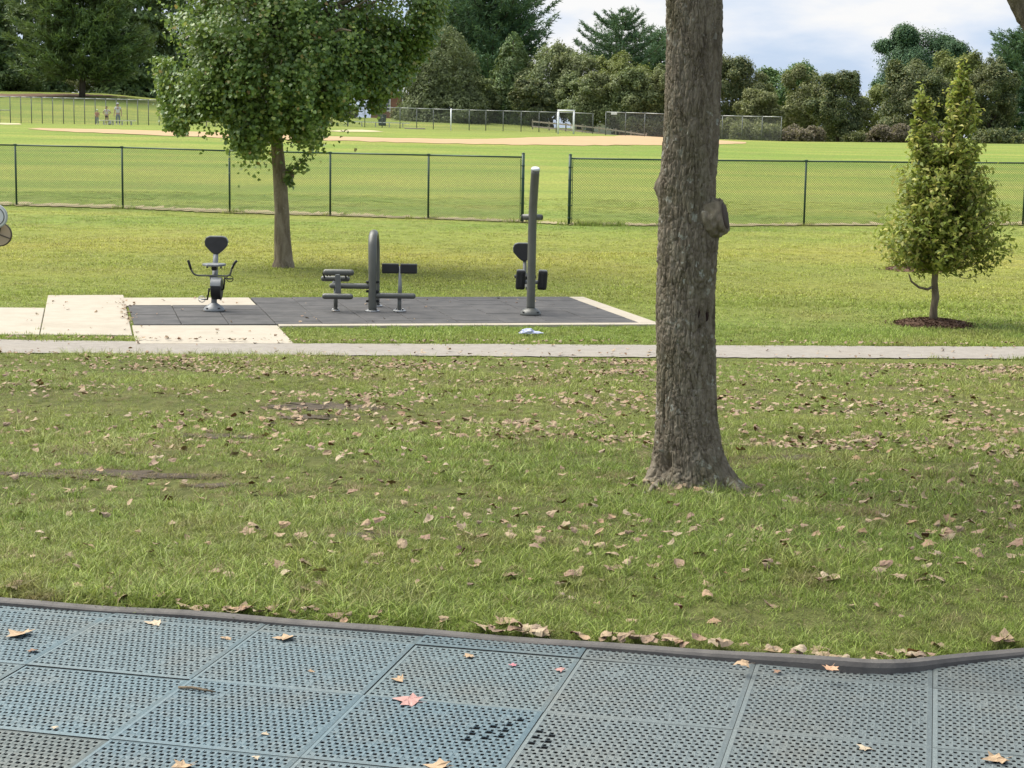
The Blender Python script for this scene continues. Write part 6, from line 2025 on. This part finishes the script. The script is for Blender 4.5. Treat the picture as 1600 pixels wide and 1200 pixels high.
def leaf_color(c):
    key = tuple(c)
    if key not in flat_mat:
        flat_mat[key] = pmat('leaf_tone', c, tuple(v * .72 for v in c), 55, .75, .3, .002)
    return flat_mat[key]
def single_leaf(px, py, size, rz, c, label, curl=.25, zoff=.004, seed=0):
    p = flat(px, py, zoff)
    me = maple_leaf(seed * 3, curl * .8, True); me.materials.clear(); me.materials.append(leaf_color(c))
    o = bpy.data.objects.new('fallen_leaf', me); link(o)
    o.location = p; o.scale = (size,) * 3; o.rotation_euler = (random.uniform(-.12, .12), random.uniform(-.12, .12), rz)
    tag(o, label, 'leaf', 'leaves lying on the playground mat')
TANL = (.44, .31, .19); PALE = (.50, .41, .29); PINK = (.46, .26, .23); HOT = (.54, .21, .24); BRN = (.28, .165, .105)
single_leaf(30, 992, .085, 1.0, TANL, 'large tan maple leaf near the left edge of the mat', .5, seed=1)
single_leaf(52, 1018, .040, .4, BRN, 'small brown leaf on the mat below the large tan leaf', .4, seed=2)
single_leaf(241, 974, .055, 1.6, PALE, 'pale leaf on the mat close to the edging, left side', .5, seed=3)
single_leaf(353, 998, .036, .2, TANL, 'small tan leaf left of the pointed tan leaf on the mat', .4, seed=4)
single_leaf(445, 998, .070, 1.7, TANL, 'pointed tan leaf on the mat beside a tile corner', .5, seed=5)
single_leaf(85, 1137, .022, .9, PALE, 'tiny pale leaf scrap in the lower left of the mat', .6, seed=6)
single_leaf(414, 1147, .024, 2.1, PALE, 'tiny pale leaf scrap on the blue tile', .6, seed=7)
single_leaf(400, 1185, .024, 1.3, PALE, 'tiny pale leaf scrap at the lower edge of the blue tile', .6, seed=8)
single_leaf(284, 1198, .065, 2.4, TANL, 'tan leaf cut by the bottom edge, left', .6, seed=9)
single_leaf(732, 1025, .036, .6, TANL, 'small tan leaf just behind the pink petals on the mat', .3, seed=10)
single_leaf(801, 1039, .026, 0, HOT, 'bright pink petal, the left one of the pink pair', .5, seed=11)
single_leaf(874, 1047, .034, 1.1, PINK, 'light pink petal, the right one of the pink pair', .5, seed=12)
single_leaf(622, 1062, .042, 1.5, TANL, 'narrow tan leaf above the pink maple leaf on the mat', 1.0, seed=13)
single_leaf(637, 1096, .082, 1.2, PINK, 'pink maple leaf with spread lobes lying flat on the mat', .3, seed=14)
single_leaf(682, 1198, .066, 1.2, TANL, 'tan leaf cut by the bottom edge, middle', .5, seed=15)
single_leaf(1350, 1170, .044, .8, PALE, 'thin pale leaf in the lower right of the mat', .5, seed=16)
single_leaf(1556, 1188, .070, 1.9, TANL, 'tan maple leaf in the bottom right corner of the mat', .4, seed=17)
single_leaf(1214, 1050, .030, .8, BRN, 'small brown leaf beside the edging right of the maple', .6, .006, 18)
single_leaf(1297, 1046, .052, 2.6, (.60, .36, .22), 'orange brown leaf lying on the rubber edging', .8, .045, 19)
single_leaf(1160, 1040, .052, 1.5, TANL, 'tan leaf hanging over the rubber edging', .7, .03, 20)
single_leaf(486, 1049, .022, .3, TANL, 'tiny tan leaf scrap between two tiles of the mat', .5, seed=21)
# twig on the mat
a, b = flat(279, 1074, .008), flat(337, 1081, .010)
tw_ = MB().tube([a, a.lerp(b, .35) + Vector((0, .006, .002)), a.lerp(b, .7) + Vector((0, -.004, .003)), b], [.004, .0045, .004, .002], 6).build('twig', M_BARK2)
tag(tw_, 'thin brown twig lying on the blue tiles', 'twig')

# leaves on the lawn: the largest 279 as single leaves, the rest as one mass
r = np.random.default_rng(55)
def leaf_points(n, y0, y1, seed, bias=None):
    rg = np.random.default_rng(seed); um = 800 / FPX + .04; out = []
    while len(out) < n:
        Y = y0 + (y1 - y0) * rg.random(); x = (rg.random() * 2 - 1) * um * Y
        w = 1.0
        px = 800 + x / Y * FPX
        w *= .45 + .9 * min(1, max(0, (px - 250) / 900))
        c = fbm(np.array([[x * .9, Y * .9, 3.0]]), 3, 66)[0]
        w *= np.clip((c - .36) * 4.5, .16, 1.6)
        if rg.random() * 1.3 < w: out.append((x, Y))
    P = np.array(out)
    return P[free_ground(P)]
# along the edging
eg = []
for k in range(170):
    x = r.uniform(-2.0, 2.0); e = float(smooth_interp(x))
    if fbm(np.array([[x * 3.1, 0, 0]]), 2, 8)[0] < .40 and r.random() < .7: continue
    eg.append((x, e + .055 + abs(r.normal()) * .05))
near = np.concatenate([np.array(eg), leaf_points(900, 5.6, 11.5, 71)])
order = np.argsort(near[:, 1]); near = near[order]
ind, rest = near[:279], near[279:]
G_L = 'dry leaves scattered on the near lawn'
for x, y in ind:
    o = bpy.data.objects.new('fallen_leaf', LV[int(r.random() * len(LV))]); link(o)
    s = (.026 + .048 * r.random() ** 1.7)
    o.location = (x, y, gh(x, y) + .002 + .018 * r.random() if y > float(smooth_interp(x)) + .15 else gh(x, y) + .012 + .012 * r.random())
    o.scale = (s, s, s); o.rotation_euler = (r.normal() * .22, r.normal() * .22, r.random() * 2 * PI)
    ed_ = y < float(smooth_interp(x)) + .16; pxl = 800 + x / y * FPX
    if ed_: lb_ = 'dry leaf drifted against the rubber edging, left half' if pxl < 800 else 'dry leaf drifted against the rubber edging, right half'
    elif pxl < 500: lb_ = 'dry fallen leaf in the near grass at the left'
    elif pxl < 950: lb_ = 'dry fallen leaf in the near grass left of the maple trunk'
    elif pxl < 1200: lb_ = 'dry fallen leaf in the grass in front of the maple trunk'
    else: lb_ = 'dry fallen leaf in the near grass right of the maple trunk'
    tag(o, lb_, 'leaf', G_L + (' by the edging' if ed_ else ''))
P = np.concatenate([rest, leaf_points(3600, 10.5, 20.3, 72), leaf_points(2500, 16.0, 20.3, 73)])
Pz = []
for _ in range(60):
    pass
pe = []
rg = np.random.default_rng(81)
for _ in range(420):                     # leaves drifted against both sides of the path, the pad and on the slabs
    t = rg.random(); i = int(rg.random() * (len(back) - 1)); q = back[i]
    pe.append((q.x + rg.normal() * .1, q.y + abs(rg.normal()) * .10 + .01, -1.1 + .05))
for _ in range(150):
    i = int(rg.random() * (len(front) - 1)); q = front[i]; pe.append((q.x + rg.normal() * .1, q.y - rg.normal() * .2, h(q.x, q.y) + .03))
for _ in range(55):
    q = slabs[int(rg.random() * len(slabs))]; a, b_ = rg.random(), rg.random()
    c = q[0].lerp(q[1], a).lerp(q[3].lerp(q[2], a), b_); pe.append((c.x, c.y, CZ + .035))
for _ in range(60):
    c = pad(-.06 + rg.normal() * .05, rg.random() * DL * .9); pe.append((c.x, c.y, CZ + .04))
for _ in range(50):
    c = pad(rg.random() * WL, rg.random() * DL); pe.append((c.x, c.y, PADZ + .008))
for _ in range(70):
    i = int(rg.random() * (len(back) - 1)); q, q2 = back[i], front[min(i, len(front) - 1)]; c = q.lerp(q2, rg.random()); pe.append((c.x, c.y, h(c.x, c.y) + .02))
ex = np.array(pe)
Pz = np.c_[P, GH(P[:, 0], P[:, 1]) + .008 + .02 * r.random(len(P))]
Pall = np.concatenate([Pz, ex])
ss = np.r_[(.026 + .044 * r.random(len(Pz)) ** 1.5), (.022 + .040 * rg.random(len(ex)))]
rot = np.c_[r.normal(size=len(Pall)) * .28, r.normal(size=len(Pall)) * .28, r.random(len(Pall)) * 2 * PI]
scatter('leaf_litter', Pall, rot, ss, [bpy.data.objects.new('litter_leaf', m_) for m_ in LV], 'dry fallen leaves strewn over the far half of the lawn and along the path', 'leaves')
